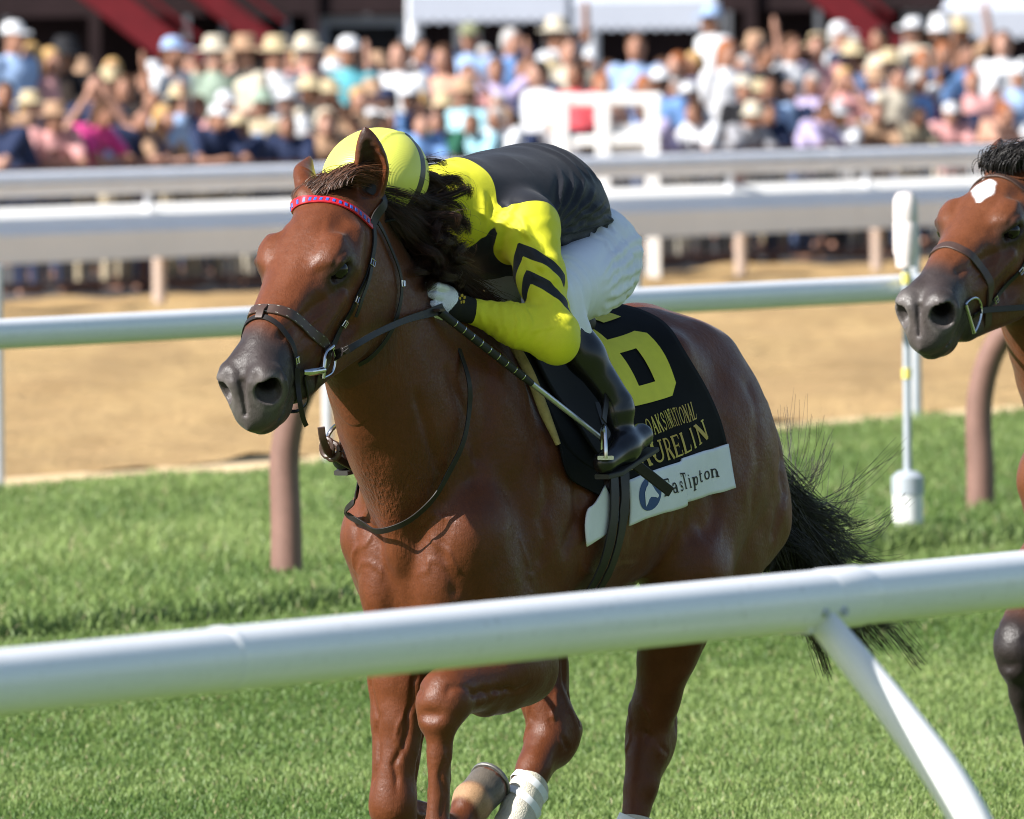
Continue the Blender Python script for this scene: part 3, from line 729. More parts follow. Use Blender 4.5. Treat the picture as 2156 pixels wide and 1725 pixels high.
def paint_horse(q, f, v, nrm, base, leg_dark=None, points=.75):
    "colour of the coat: dark muzzle and eye rims, ears, hooves, darker points; also darker face sides, jaw and inner nostrils"
    o, M = head_frame(q); d = (v - o) @ M; u, y, w = d[:, 0], d[:, 1], d[:, 2]
    col = np.tile(np.array(base), (len(v), 1)); head = (u > -.1) & (np.abs(w + .12) < .25) & (np.abs(y) < .16) & (v[:, 0] > o[0] - .12)
    nz = wnoise(v, 38, 1) * .5; col *= (1 + .05 * nz + .05 * wnoise(v, 6, 2))[:, None]
    def blend(m, c): 
        nonlocal col
        m = np.clip(m, 0, 1)[:, None]; col = col * (1 - m) + np.array(c) * m
    muz = sstep(u + .35 * np.clip(-.05 - w, 0, .2) + .010 * nz, .435, .520) * head
    blend(muz * .93, (.030, .026, .026))
    nose = sstep(u + .010 * nz, .545, .62) * head * sstep(w, -.20, -.08); blend(nose * (.50 + .30 * nz), (.105, .094, .088))
    eye = np.minimum(np.linalg.norm((d - V(.228, .104, -.036)) * V(.8, 1, 1.15), axis=1), np.linalg.norm((d - V(.228, -.104, -.036)) * V(.8, 1, 1.15), axis=1))
    blend((1 - sstep(eye, .024, .072)) * .88, (.022, .016, .014))
    side = sstep(np.abs(y), .05, .085) * sstep(u, .26, .34) * (1 - sstep(u, .40, .47)) * head; blend(side * .22, (.05, .028, .02))  # slightly darker along both sides of the face
    jaw = sstep(-w, .20, .28) * head; blend(jaw * .35, (.05, .028, .018))  # darker towards the lower edge of the jaw
    for s_, E in ((1, q.ears[0]), (-1, q.ears[1])):
        b_, m_, t_, face = E; ax = (t_ - b_) / np.linalg.norm(t_ - b_); fn_ = face - ax * (face @ ax); fn_ /= np.linalg.norm(fn_)
        r = v - b_; a = r @ ax; inear = (a > -.01) & (a < .2) & (np.linalg.norm(r - a[:, None] * ax, axis=1) < .06)
        inner = inear * sstep(nrm @ fn_, .35, .75); lat = np.cross(ax, fn_); ee = np.abs((r @ lat))
        blend(inner * (1 - sstep(ee, .012, .03)) * .9, (.025, .014, .010)); blend(inear * sstep(a, .13, .19) * .5, (.05, .02, .012))
    for c_, e1, e2, n_ in q.rings:
        r = d - c_; k = np.sqrt((r @ e1 / .041) ** 2 + (r @ e2 / .034) ** 2); dep = r @ n_
        blend((k < 1.05) * (dep > -.07) * (y * n_[1] > 0) * sstep(-dep, .004, .022) * .92, (.012, .009, .009)); blend(np.exp(-((k - 1.12) / .16) ** 2) * (np.abs(dep) < .03) * .45, (.16, .14, .135))  # nearly black deeper inside the nostril, paler grey on its rim
    for L in (q.fl, q.fr, q.hl, q.hr):
        co, to = L[3], L[4]; t = to - co; n_ = np.linalg.norm(t); a = (v - co) @ (t / n_); rr = np.linalg.norm(v - co - a[:, None] * (t / n_), axis=1)
        hf = (rr < .085) & (a < .11); blend(hf * sstep(a, .030, .055), (.115, .098, .080)); blend(hf * sstep(a, -.02, .0) * (1 - sstep(a, .030, .055)), (.33, .20, .11) if L is q.fr and leg_dark is None else (.10, .07, .05)); blend(hf * sstep(a, n_ - .004, n_ + .004), (.13, .125, .12))
        if leg_dark is not None:
            k_, fe = L[1], L[2]; dd, tt = seg_dist(v, [L[0] + (k_ - L[0]) * .55, k_, fe, co]); blend((dd < .1) * sstep(tt, .02, .30) * (~(hf & (a > .015))), leg_dark)
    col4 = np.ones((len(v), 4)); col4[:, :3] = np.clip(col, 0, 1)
    ch = np.exp(-(((v[:, 0] - .62) / .10) ** 2 + ((v[:, 2] - 1.18) / .13) ** 2 + ((v[:, 1] - .03) / .09) ** 2))
    th = np.exp(-(((v[:, 0] - .80) / .07) ** 2 + ((v[:, 2] - 1.46) / .10) ** 2))
    return col4, np.clip(ch + .3 * th, 0, 1)
def horse_object(q, f, v, fc, base, matl, O, leg_dark=None):
    nr = vnormals(v, fc)
    # shallow living relief
    amp = .0016 * wnoise(v, 30, 3) + .0011 * wnoise(v, 62, 4)
    o, M = head_frame(q); d = (v - o) @ M; hm = (d[:, 0] > -.05) & (v[:, 0] > o[0] - .1)
    amp *= np.where(hm, .35, 1)
    for s_ in (1, -1):      # veins of the face
        for pl in ([V(.30, s_ * .088, -.06), V(.36, s_ * .080, -.10), V(.41, s_ * .066, -.16)], [V(.31, s_ * .086, -.085), V(.38, s_ * .070, -.065), V(.46, s_ * .054, -.055), V(.52, s_ * .046, -.02)],
                   [V(.265, s_ * .095, -.10), V(.30, s_ * .085, -.14), V(.33, s_ * .07, -.2)]):
            dd, _ = seg_dist(d[hm], pl); amp[hm] += .0030 * np.exp(-(dd / .0065) ** 2)
    for s_ in (1, -1):      # hollows of the face
        for pl, dp, wd in (([V(.250, s_ * .098, -.068), V(.31, s_ * .085, -.055), V(.40, s_ * .064, -.030), V(.47, s_ * .052, -.012)], -.0045, .012), ([V(.30, s_ * .070, .006), V(.38, s_ * .056, .014), V(.48, s_ * .044, .010)], .0022, .010),
                           ([V(.10, s_ * .095, -.10), V(.17, s_ * .098, -.13), V(.26, s_ * .09, -.125)], -.0035, .012), ([V(.13, s_ * .05, .040), V(.19, s_ * .06, .036), V(.25, s_ * .05, .03)], -.0030, .014), ([V(.19, s_ * .112, -.062), V(.225, s_ * .112, -.070), V(.262, s_ * .100, -.060)], -.0030, .006),
                           ([V(.165, s_ * .10, .012), V(.20, s_ * .108, .010), V(.24, s_ * .10, .004)], .0030, .008), ([V(.45, s_ * .062, -.10), V(.50, s_ * .060, -.115), V(.53, s_ * .062, -.13)], -.0030, .010)):
            dd, _ = seg_dist(d[hm], pl); amp[hm] += dp * np.exp(-(dd / wd) ** 2)
    vq = v[::9]
    def furrow(pts, dp, wd):
        nonlocal amp
        c = spline(pts, 9); c = np.array([vq[np.argmin(((vq - p) ** 2).sum(1))] for p in c]); w_ = np.nonzero(np.all((v > c.min(0) - 3 * wd) & (v < c.max(0) + 3 * wd), axis=1))[0]; dd, tt = seg_dist(v[w_], c); amp[w_] += dp * np.exp(-(dd / wd) ** 2) * sstep(tt, 0, .12) * (1 - sstep(tt, .85, 1))
    for s_ in (1, -1):      # muscles and veins of the trunk
        for pts, dp, wd in (([(.40, .14, 1.50), (.46, .15, 1.32), (.50, .17, 1.12)], -.008, .022), ([(.10, .25, 1.30), (.16, .25, 1.12), (.22, .24, .95)], -.008, .020), ([(.30, .20, 1.28), (.28, .22, 1.10), (.30, .21, .94)], -.006, .018), ([(.55, .13, 1.06), (.56, .11, .97), (.54, .12, .88)], -.005, .016),
                            ([(.70, .08, 1.40), (.62, .10, 1.22), (.56, .09, 1.08)], -.008, .016), ([(.60, .10, 1.45), (.52, .13, 1.30), (.48, .14, 1.18)], -.005, .016), ([(-.40, .27, 1.22), (-.52, .26, 1.08), (-.44, .24, .94)], -.012, .026), ([(-.86, .20, 1.30), (-.90, .19, 1.12), (-.84, .19, .95)], -.009, .020), ([(-.72, .22, 1.38), (-.70, .24, 1.2), (-.66, .23, 1.0)], -.005, .024),
                            ([(.57, .08, 1.02), (.56, .12, .99), (.55, .14, .93)], .0035, .005), ([(.55, .06, .93), (.55, .09, .96), (.54, .12, .94)], .0032, .0045), ([(.57, .05, 1.06), (.57, .09, 1.08), (.54, .13, 1.05)], .003, .005), ([(.15, .25, .95), (0, .27, .90), (-.2, .27, .92)], .004, .007), ([(.40, .18, 1.02), (.36, .19, .95), (.32, .19, .90)], .0035, .006), ([(.02, .27, 1.05), (-.10, .28, 1.10), (-.2, .28, 1.04)], .003, .006)):
            furrow([V(p[0], s_ * p[1], p[2]) for p in pts], dp, wd)
        for k in range(5): furrow([V(-.05 - .07 * k, s_ * .27, 1.22), V(-.09 - .07 * k, s_ * .29, 1.08), V(-.10 - .07 * k, s_ * .27, .95)], -.0028, .014)
    for L in (q.fl, q.fr):  # tendons, muscles and veins of the legs
        el, kn, fe = L[0], L[1], L[2]; sg = 1 if el[1] > 0 else -1
        for o1, o2 in ((V(.05, .05, 0), V(.035, .030, .03)), (V(.07, -.03, 0), V(.04, -.025, .03)), (V(0, .08, 0), V(-.02, .04, .03))): furrow([el + (kn - el) * .25 + o1, el + (kn - el) * .6 + (o1 + o2) / 2, kn + o2], -.0065, .008)
        for o1 in (V(.02, .034, 0), V(.02, -.034, 0)): furrow([kn + o1 + (fe - kn) * .15, kn + o1 + (fe - kn) * .5, fe + o1 - (fe - kn) * .15], -.0042, .006)
        furrow([el + (kn - el) * .35 + V(.06, .06, 0), el + (kn - el) * .55 + V(.05, .03, 0), el + (kn - el) * .75 + V(.05, .05, 0)], .003, .005)
    for L in (q.hl, q.hr):
        st, hk, fe = L[0], L[1], L[2]
        for o1, o2 in ((V(-.035, .05, .10), V(-.055, .04, .0)), (V(-.03, -.05, .10), V(-.055, -.04, .0))): furrow([hk + o1, hk + (o1 + o2) / 2, hk + o2], -.0075, .009)
        for o1, o2 in ((V(.03, .03, .10), V(.03, .04, -.05)), (V(.035, -.02, .10), V(.04, -.03, -.05))): furrow([hk + o1, hk + (o1 + o2) / 2 + V(.015, 0, 0), hk + o2], .004, .006)
        furrow([hk + V(.05, .02, .03), hk + V(.04, .03, -.01), hk + V(.0, .045, -.04)], -.005, .007); furrow([st + V(-.02, .10, .0), st + (hk - st) * .4 + V(-.02, .08, 0), hk + V(-.02, .05, .08)], -.006, .012)
    v = v + nr * amp[:, None]
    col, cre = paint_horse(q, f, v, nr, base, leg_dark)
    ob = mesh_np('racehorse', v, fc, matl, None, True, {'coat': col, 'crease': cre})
    ob.location = O; ob.rotation_euler = (0, 0, HORSE_RZ)
    return ob, v
def hair_mesh(name, strands, matl, parent, r0=.0011, taper=.25, tint=None):
    "strands: array (n, k, 3); every strand a three sided tapering tube"
    S = np.asarray(strands); n, k, _ = S.shape
    t = np.gradient(S, axis=1); t /= np.maximum(np.linalg.norm(t, axis=2, keepdims=True), 1e-9)
    a = np.cross(t, rng.standard_normal((n, 1, 3)) + np.zeros_like(t)); a /= np.maximum(np.linalg.norm(a, axis=2, keepdims=True), 1e-9); b = np.cross(t, a)
    rr = (r0 * rng.uniform(.6, 1.3, (n, 1)) * (1 - (1 - taper) * np.linspace(0, 1, k)[None, :] ** 1.5))[..., None]
    vv = np.stack([S + rr * (a * math.cos(q) + b * math.sin(q)) for q in (0, 2.094, 4.189)], 2)          # n,k,3,3
    idx = np.arange(n * k * 3).reshape(n, k, 3)
    q = np.stack([np.stack([idx[:, :-1, j], idx[:, 1:, j], idx[:, 1:, (j + 1) % 3], idx[:, :-1, (j + 1) % 3]], -1) for j in range(3)], 2).reshape(-1, 4)
    tt = np.repeat(rng.uniform(0, 1, n), k * 3) if tint is None else np.repeat(tint, k * 3)
    return mesh_np(name, vv.reshape(-1, 3), q, matl, parent, True, {'tint': tt, 'along': np.tile(np.repeat(np.linspace(0, 1, k), 3), n)})
def hair_material(name, dark, light):
    n = NB(name); a = n.attr('tint'); l = n.attr('along')
    fac = n.math('MULTIPLY', a.outputs['Fac'], n.math('ADD', n.math('MULTIPLY', l.outputs['Fac'], .75), .25))
    n.l(n.mix(fac, dark, light), n.b.inputs['Base Color']); n.b.inputs['Roughness'].default_value = .42; n.b.inputs['Specular IOR Level'].default_value = .45
    return n.m
def bez(a, b, c, d, k):
    t = np.linspace(0, 1, k)[None, :, None]; a, b, c, d = (x[:, None, :] for x in (a, b, c, d))
    return (1 - t) ** 3 * a + 3 * (1 - t) ** 2 * t * b + 3 * (1 - t) * t * t * c + t ** 3 * d
def waves(S, amp, freq, lock=None):
    n, k, _ = S.shape; t = np.linspace(0, 1, k)[None, :, None]
    ph = rng.uniform(0, 6.28, (n, 1, 3)); fr = rng.uniform(.6, 1.4, (n, 1, 3)) * freq
    out = S + amp * (.35 if lock is not None else 1) * t * np.sin(ph + fr * t * 6.28)
    if lock is not None:        # the hairs of a lock wave together
        m = lock.max() + 1; ph = rng.uniform(0, 6.28, (m, 1, 3))[lock]; fr = (rng.uniform(.6, 1.5, (m, 1, 3)) * freq)[lock]; out = out + amp * 1.6 * t * np.sin(ph + fr * t * 6.28)
    return out
coat1 = coat_material('chestnut_coat')
horse1, v1 = horse_object(q1, f1, v1, fc1, (.108, .0305, .0100), coat1, ORG)
tag(horse1, 'chestnut racehorse galloping towards the camera under the black and yellow jockey', 'horse')
m_eye = mat('eye_wet', (.010, .006, .005), .09, .35)
for s_ in (1, -1):
    e_ = MB(); c_ = h1(.226, s_ * .0965, -.036); e_.lathe([(.0005 + .0255 * math.sin(a), -.0255 * math.cos(a)) for a in np.linspace(0.02, math.pi - .02, 16)], c_, 24)
    e_.build('eye', m_eye, horse1)
m_shoe = mat('horseshoe_metal', (.20, .20, .19), .5, .5, .6, var=(60, .3))
for L in (q1.fl, q1.fr, q1.hl, q1.hr):
    t_ = (L[4] - L[3]) / np.linalg.norm(L[4] - L[3]); sd_ = V(0, 1, 0) - t_ * t_[1]; sd_ /= np.linalg.norm(sd_); fr_d = np.cross(sd_, t_); ct = L[4] + t_ * .014
    bk = -1 if ((L[2] - L[3]) @ fr_d) * 0 + (fr_d @ (L[3] - L[2])) > 0 else 1
    MB().tube([ct + (sd_ * math.sin(a) * .045 + fr_d * bk * -math.cos(a) * .050) for a in np.linspace(-2.3, 2.3, 20)], 0, flat=(.005, .010), nrm=[t_] * 20).build('horseshoe', m_shoe, horse1)
m_mane = hair_material('mane_hair', (.012, .008, .007), (.085, .030, .014))
m_tail = hair_material('tail_hair', (.007, .006, .006), (.030, .018, .013))
def lead_mane():
    n = 6500; t = rng.uniform(0, 1, n) ** .9
    crest = spline([(.865, 0, 1.868), (.78, 0, 1.832), (.66, 0, 1.772), (.54, 0, 1.70), (.43, 0, 1.635), (.34, 0, 1.585)], 60)
    root = crest[(t * 59).astype(int)] + rng.normal(0, 1, (n, 3)) * V(.012, .012, .004)
    # every lock streams back from the crest, lifts, and hooks down at its tip
    nl = 90; lt = np.clip((t * nl).astype(int) + rng.integers(-2, 3, n), 0, nl); lj = rng.normal(0, 1, (nl + 1, 3)) * V(.038, .026, .036); lr = rng.uniform(.62, 1.0, nl + 1)
    top = np.stack([.47 + .05 * t, .075 + .05 * t, 1.865 - .10 * t], 1)
    tip = np.array([P(962, 400, .09), P(966, 455, .11), P(945, 515, .13), P(905, 555, .14), P(895, 585, .12)])
    tp = spline(tip, 60)[(np.clip(lt / nl + rng.normal(0, .12, nl + 1)[lt], 0, 1) * 59).astype(int)]
    tp = root + (tp - root) * lr[lt][:, None] + lj[lt] + rng.normal(0, 1, (n, 3)) * V(.0045, .0045, .0045)
    d = tp - root
    b = root + V(-.02, .02, .05) * (1.1 - .5 * t)[:, None] + d * .22
    c = root + d * .72 + V(-.02, .03, .055) * (1 - .45 * t)[:, None] + rng.normal(0, .007, (n, 3)) + .5 * lj[lt]
    S = waves(bez(root, b, c, tp, 14), .009, .8, lt)
    # the hair that lies on the left of the neck
    n2 = 2200; t2 = rng.uniform(.05, 1, n2); r2 = crest[(t2 * 59).astype(int)] + rng.normal(0, 1, (n2, 3)) * V(.01, .01, .004)
    tip2 = r2 + np.stack([-.09 - .08 * rng.uniform(0, 1, n2), .08 + .05 * rng.uniform(0, 1, n2), -.03 - .08 * rng.uniform(0, 1, n2)], 1)
    S2 = waves(bez(r2, r2 + V(-.02, .05, .02), r2 + (tip2 - r2) * .6 + V(0, .04, .01), tip2, 14), .007, .8)
    S = np.concatenate([S, S2])
    # stray hairs
    n3 = 130; i = rng.integers(0, n, n3); S3 = S[i].copy(); S3 = S3[:, :1] + (S3 - S3[:, :1]) * 1.16; S3 = waves(S3, .022, .7)
    return np.concatenate([S, S3])
hair_mesh('mane', lead_mane(), m_mane, horse1, .0010)
def lead_forelock():
    n = 1400; a = rng.uniform(0, 1, n)
    root = np.array([h1(u_, y_, .030) for u_, y_ in zip(.045 - .05 * a + rng.normal(0, .008, n), -.050 + .09 * a + rng.normal(0, .012, n))])
    tip = root + np.stack([-.10 + rng.normal(0, .015, n), .05 + .03 * (1 - a) + rng.normal(0, .012, n), .030 - .01 * a + rng.normal(0, .008, n)], 1)
    b = root + V(.0, .005, .034) + rng.normal(0, .003, (n, 3)); c = root + (tip - root) * .6 + V(0, .0, .030) + rng.normal(0, .004, (n, 3))
    return waves(bez(root, b, c, tip, 10), .003, .8)
hair_mesh('forelock', lead_forelock(), hair_material('forelock_hair', (.03, .013, .008), (.22, .085, .035)), horse1, .0011)
def lead_tail():
    n = 3000; root = V(-.99, 0, 1.24) + rng.normal(0, 1, (n, 3)) * V(.02, .022, .04)
    nl = 64; L = rng.integers(0, nl, n)
    ends = np.array([P(1735, 1130, .02), P(1800, 1165, 0), P(1705, 1180, .03), P(1750, 1290, 0), P(1850, 1350, 0), P(1780, 1180, -.05), P(1690, 1240, .05), P(1650, 1200, .04), P(1720, 1350, .02), P(1790, 1340, .02)])
    lock = ends[rng.integers(0, len(ends), nl)] + rng.normal(0, .045, (nl, 3)); fan = np.array([P(1825, 985, 0), P(1868, 1078, 0), P(1835, 1165, 0), P(1905, 1372, 0), P(1760, 1000, 0), P(1690, 935, 0), P(1830, 1100, 0), P(1880, 1340, 0)])
    tip = lock[L] + rng.normal(0, .009, (n, 3))
    m1 = root + V(-.13, 0, -.13) + rng.normal(0, .02, (n, 3)); m2 = (root * .35 + tip * .65) + V(-.08, 0, -.06) + (rng.normal(0, .035, (nl, 3))[L]) + rng.normal(0, .006, (n, 3))
    S = waves(bez(root, m1, m2, tip, 16), .022, .8, L)
    n2 = 230; r2 = root[:n2]; L2 = rng.integers(0, 26, n2); t2 = (fan[rng.integers(0, len(fan), 26)] + rng.normal(0, 1, (26, 3)) * V(.06, .03, .04))[L2] + rng.normal(0, .012, (n2, 3))
    k = P(1690, 1110, 0); m1 = np.tile(V(-1.18, 0, 1.06), (n2, 1)) + rng.normal(0, .03, (n2, 3)); m2 = k + (t2 - k) * .25 + V(0, 0, -.10) + rng.normal(0, .03, (n2, 3))
    S2 = waves(bez(r2, m1, m2, t2, 16), .030, .7, L2)
    return np.concatenate([S, S2])
hair_mesh('tail', lead_tail(), m_tail, horse1, .0013, .3)
BV1 = BVHTree.FromPolygons([tuple(p) for p in v1], [tuple(int(i) for i in q) for q in fc1])
print('horse dressed', round(time.time() - T0, 1))
# ================================================================ tack of the lead horse
m_leather = mat('black_leather', (.014, .011, .010), .48, .35, bump=(180, .25, .0006), var=(40, .25))
m_brown_leather = mat('brown_leather', (.055, .030, .022), .45, .5, bump=(180, .25, .0006), var=(30, .3))
m_red = mat('red_patent', (.50, .012, .022), .25, .5, coat=.3)
m_blue = mat('blue_inlay', (.03, .10, .42), .3, .5)
m_steel = mat('steel', (.62, .62, .62), .18, .5, 1.0)
m_stitch = mat('pale_stitching', (.55, .52, .45), .7)
def resample(c, n):
    L = np.concatenate([[0], np.cumsum(np.linalg.norm(np.diff(c, axis=0), axis=1))]); return np.stack([np.interp(np.linspace(0, L[-1], n), L, c[:, i]) for i in range(3)], 1)
class Tack:
    "finds places on a horse's skin, in the frame of that horse"
    def __init__(s, bv, O): s.bv = bv; s.O = np.array(O, float)
    def loc(s, X): r = X - s.O; return np.array([r @ HD, r @ LF, r[2]])
    def hit(s, x, y):
        "first skin along the sight line of a point of the photograph"
        d = ray(x, y); d = d / np.linalg.norm(d); o = s.loc(CAM); e = np.array([d @ HD, d @ LF, d[2]])
        p, n, i, _ = s.bv.ray_cast(Vector(o), Vector(e)); 
        return None if p is None else np.array(p)
    def near(s, p, off):
        q, n, i, d = s.bv.find_nearest(Vector(p)); q, n = np.array(q), np.array(n); 
        return q + n * off, n
    def strap(s, pts, width, thick=.0028, off=.002, n=28, snap=True, mirror=False, smooth=3):
        p = [np.array(a, float) for a in pts]
        if mirror: p = [V(a[0], -a[1], a[2]) for a in p[::-1]] + p[(1 if abs(p[0][1]) < 1e-3 else 0):]
        c = resample(spline(p, n * 3), n); nr = []
        if snap:
            q = [s.near(a, off + thick / 2) for a in c]; c = np.array([a for a, _ in q]); nr = np.array([b for _, b in q])
            for _ in range(smooth):
                nr[1:-1] = (nr[:-2] + 2 * nr[1:-1] + nr[2:]); nr /= np.linalg.norm(nr, axis=1, keepdims=True); c[1:-1] = (c[:-2] + 2 * c[1:-1] + c[2:]) / 4
        else: nr = np.array([s.near(a, 0)[1] for a in c])
        return c, nr
def strap_obj(name, c, nr, width, thick, matl, parent):
    return MB().tube(c, 0, flat=(thick / 2, width / 2 if np.isscalar(width) else np.asarray(width) / 2), nrm=nr).build(name, matl, parent)
def buckle(p, n, t, w, parent, name='buckle'):
    "a little square buckle lying at p"
    t = t - n * (t @ n); t /= np.linalg.norm(t); b = np.cross(n, t); m = MB(); k = [(-1, -1), (1, -1), (1, 1), (-1, 1), (-1, -1)]
    m.tube([p + n * .005 + t * a * w * .6 + b * c * w * .62 for a, c in k], .0017, 6); m.tube([p + n * .006 - t * w * .6, p + n * .007 + t * w * .6], .0014, 6)
    return m.build(name, m_steel, parent)
T1 = Tack(BV1, ORG)
def px_path(T, pts): return [T.hit(*p) for p in pts if T.hit(*p) is not None]
bridle = empty('bridle', ORG, HORSE_RZ)
tag(bridle, 'black leather race bridle with a red and blue browband on the chestnut horse', 'bridle')
def midline(p): return V(p[0], 0, p[2])
# browband: red patent with blue squares
bb = px_path(T1, [(692, 426), (716, 430), (741, 441), (764, 459), (782, 476)]); bb[0] = midline(bb[0])
c, nr = T1.strap(bb, .016, mirror=True, n=46, off=.003)
ob_ = strap_obj('browband', c, nr, .022, .005, m_red, bridle)
for i in range(2, 44, 2):
    t = c[i + 1] - c[i - 1]; t /= np.linalg.norm(t); b = np.cross(nr[i], t)
    MB().tube([c[i] - b * .0075 + nr[i] * .0029, c[i] + b * .0035 + nr[i] * .0029], 0, flat=(.0009, .0036), nrm=[nr[i]] * 2).build('blue_inlay', m_blue, ob_)
end_l = bb[-1]
# headpiece over the poll, cheek pieces, throat latch
hp = [h1(-.07, 0, -.01)] + [h1(-.065, .045, -.03), h1(-.045, .085, -.075), h1(.0, .10, -.075)] + [end_l]
c, nr = T1.strap(hp, .024, mirror=True, n=40, off=.004); strap_obj('headpiece', c, nr, .026, .004, m_leather, bridle)
ck = px_path(T1, [(783, 474), (786, 500), (783, 530), (771, 580), (747, 628), (726, 670), (704, 716), (690, 741)])
c, nr = T1.strap(ck, .014, n=30, off=.004); strap_obj('cheek_piece', c, nr, .014, .004, m_leather, bridle)
for k_ in (8, 17, 22): buckle(c[k_], nr[k_], c[k_ + 1] - c[k_], .013, bridle)
c2 = c + nr * .004; strap_obj('cheek_strap_end', c2[9:21] + np.linspace(0, 1, 12)[:, None] * V(-.004, .012, -.004), nr[9:21], .012, .003, m_leather, bridle)
cm = [V(p[0], -p[1], p[2]) for p in ck]; c, nr = T1.strap(cm, .014, n=30, off=.004); strap_obj('cheek_piece', c, nr, .014, .004, m_leather, bridle)
tl = px_path(T1, [(790, 470), (803, 494), (818, 530), (832, 562), (840, 605), (834, 650), (822, 690)]); tl += [V(tl[-1][0] + .03, .03, tl[-1][2] - .06), V(tl[-1][0] + .035, 0, tl[-1][2] - .075)]
tlm = tl + [V(p[0], -p[1], p[2]) for p in tl[::-1][1:]]
c, nr = T1.strap(tlm, .011, n=60, off=.008); strap_obj('throat_latch', c, nr, .012, .003, m_leather, bridle)
buckle(c[12], nr[12], c[13] - c[12], .012, bridle)
# noseband and flash strap
nb = px_path(T1, [(560, 652), (594, 656), (634, 681), (664, 709), (689, 735)]); nb[0] = midline(nb[0]); nb += [h1(.44, .045, -.205), h1(.45, 0, -.232)]
c, nr = T1.strap(nb, .026, mirror=True, n=64, off=.003)
ob_ = strap_obj('noseband', c, nr, .027, .006, m_brown_leather, bridle)
for sg in (1, -1):
    e = np.array([c[i] + np.cross(nr[i], (c[min(i + 1, 63)] - c[max(i - 1, 0)]) / np.linalg.norm(c[min(i + 1, 63)] - c[max(i - 1, 0)])) * sg * .0100 + nr[i] * .0032 for i in range(64)])
    for i in range(6, 58): 
        if i % 1 == 0: MB().tube([e[i], e[i] + (e[i + 1] - e[i]) * .5], .0006, 4).build('stitch', m_stitch, ob_) if i % 2 == 0 else None
fl = px_path(T1, [(556, 668), (582, 682), (604, 710), (617, 734), (620, 770)]); fl[0] = midline(fl[0]); fl += [h1(.515, .055, -.150), h1(.50, .035, -.195), h1(.49, 0, -.212)]
c, nr = T1.strap(fl, .013, mirror=True, n=60, off=.004); strap_obj('flash_strap', c, nr, .014, .0035, m_leather, bridle)
buckle(c[43], nr[43], c[44] - c[43], .012, bridle)
lp = T1.near(h1(.43, 0, .03), .006); MB().tube([lp[0] + M1[:, 0] * -.02, lp[0] + lp[1] * .006, lp[0] + M1[:, 0] * .022], 0, flat=(.002, .010), nrm=[lp[1]] * 3).build('flash_loop', m_brown_leather, bridle)
a_ = T1.hit(621, 775); s_end = [a_ + V(.012, .014, 0), P(627, 812, a_[1] + .012), P(632, 850, a_[1] + .02), P(638, 880, a_[1] + .016), P(645, 897, a_[1] + .010)]
c = spline(s_end, 12); strap_obj('strap_end', c, [V(.8, .6, 0)] * 12, .012, .003, m_leather, bridle)
# bit: cheek with ring, and the curb at the chin
bt = T1.hit(672, 770); mo = T1.hit(640, 783)
for s_ in (1, -1):
    F_ = lambda p: V(p[0], s_ * p[1], p[2])
    o_ = bt + V(.012, .016, 0); b_ = MB(); b_.tube([F_(mo + V(.02, .012, 0)), F_(mo + V(.008, .022, 0)), F_(o_ + V(.006, .006, -.01))], [.006, .010, .009], 12)
    b_.tube([F_(p) for p in spline([o_ + V(.008, .006, -.030), o_ + V(.006, .008, 0), o_ + V(-.004, .008, .030), o_ + V(-.040, .006, .046)], 14)], .0062, 10)
    b_.tube([F_(p) for p in spline([o_ + V(-.040, .006, .046), o_ + V(-.052, .006, .020), o_ + V(-.040, .004, -.016), o_ + V(.008, .006, -.030)], 14)], .0034, 8)
    b_.build('bit', m_steel, bridle)
chn = [h1(.47, .058, -.150), h1(.485, .045, -.215), h1(.50, .02, -.236), h1(.505, 0, -.238)]
c = spline([V(p[0], -p[1], p[2]) for p in chn[::-1]] + chn[::-1][::-1][::-1][1:] if False else [V(p[0], -p[1], p[2]) for p in chn] + chn[::-1][1:], 30)
strap_obj('chin_strap', c, [c[i] - h1(.48, 0, -.12) for i in range(30)], .013, .003, m_leather, bridle)
# ---- reins: from both bit rings to the hands, the loop of slack round the breast, the knotted end
reins = empty('reins', ORG, HORSE_RZ); tag(reins, 'dark leather reins looping down across the breast of the chestnut horse', 'reins')
bitring = bt + V(-.032, .024, .030)
HAND = P(938, 645, .115)
for nm, w_, dz in (('rein', .016, 0.0), ('rein', .012, -.014)):
    c = spline([bitring + V(0, .002, dz), P(735, 734 - dz * 300, .155), P(790, 703, .160), P(852, 675, .150), P(905, 659, .140), HAND + V(.01, .012, dz)], 26)
    strap_obj(nm, c, [V(.5, .85, .15)] * 26, np.interp(np.linspace(0, 1, 26), [0, .6, .9, 1], [w_, w_, w_ * 1.5, w_ * 1.5]), .003, m_leather, reins)
MB().box(P(921, 653, .142), (.030, .030, .007), None, bev=.002).build('rein_stop', m_brown_leather, reins).rotation_euler = (0, 0, 0)
c = spline([V(bitring[0], -bitring[1], bitring[2]), V(.80, -.16, 1.56), V(.62, -.14, 1.60), V(.54, -.09, 1.62)], 20); strap_obj('rein', c, [V(.5, -.85, .15)] * 20, .014, .003, m_leather, reins)
lo = [HAND + V(-.02, .0, -.03), P(962, 720, .13)] 
for a_ in ((972, 800), (973, 860), (962, 930), (938, 990), (900, 1045), (855, 1088), (812, 1110), (780, 1104)):
    q_ = T1.hit(*a_); lo.append(q_ + T1.near(q_, 0)[1] * .022)
q_ = T1.hit(756, 1078); lo.append(q_ + V(.03, -.02, 0)); lo += [P(748, 1050, -.10), P(752, 1000, -.15), V(.55, -.19, 1.25), V(.50, -.17, 1.45), V(.53, -.10, 1.60)]
c = spline(lo, 90); nr_ = np.array([T1.near(a, 0)[1] for a in c])
for _ in range(6): nr_[1:-1] = nr_[:-2] + nr_[1:-1] * 2 + nr_[2:]; nr_ /= np.linalg.norm(nr_, axis=1, keepdims=True)
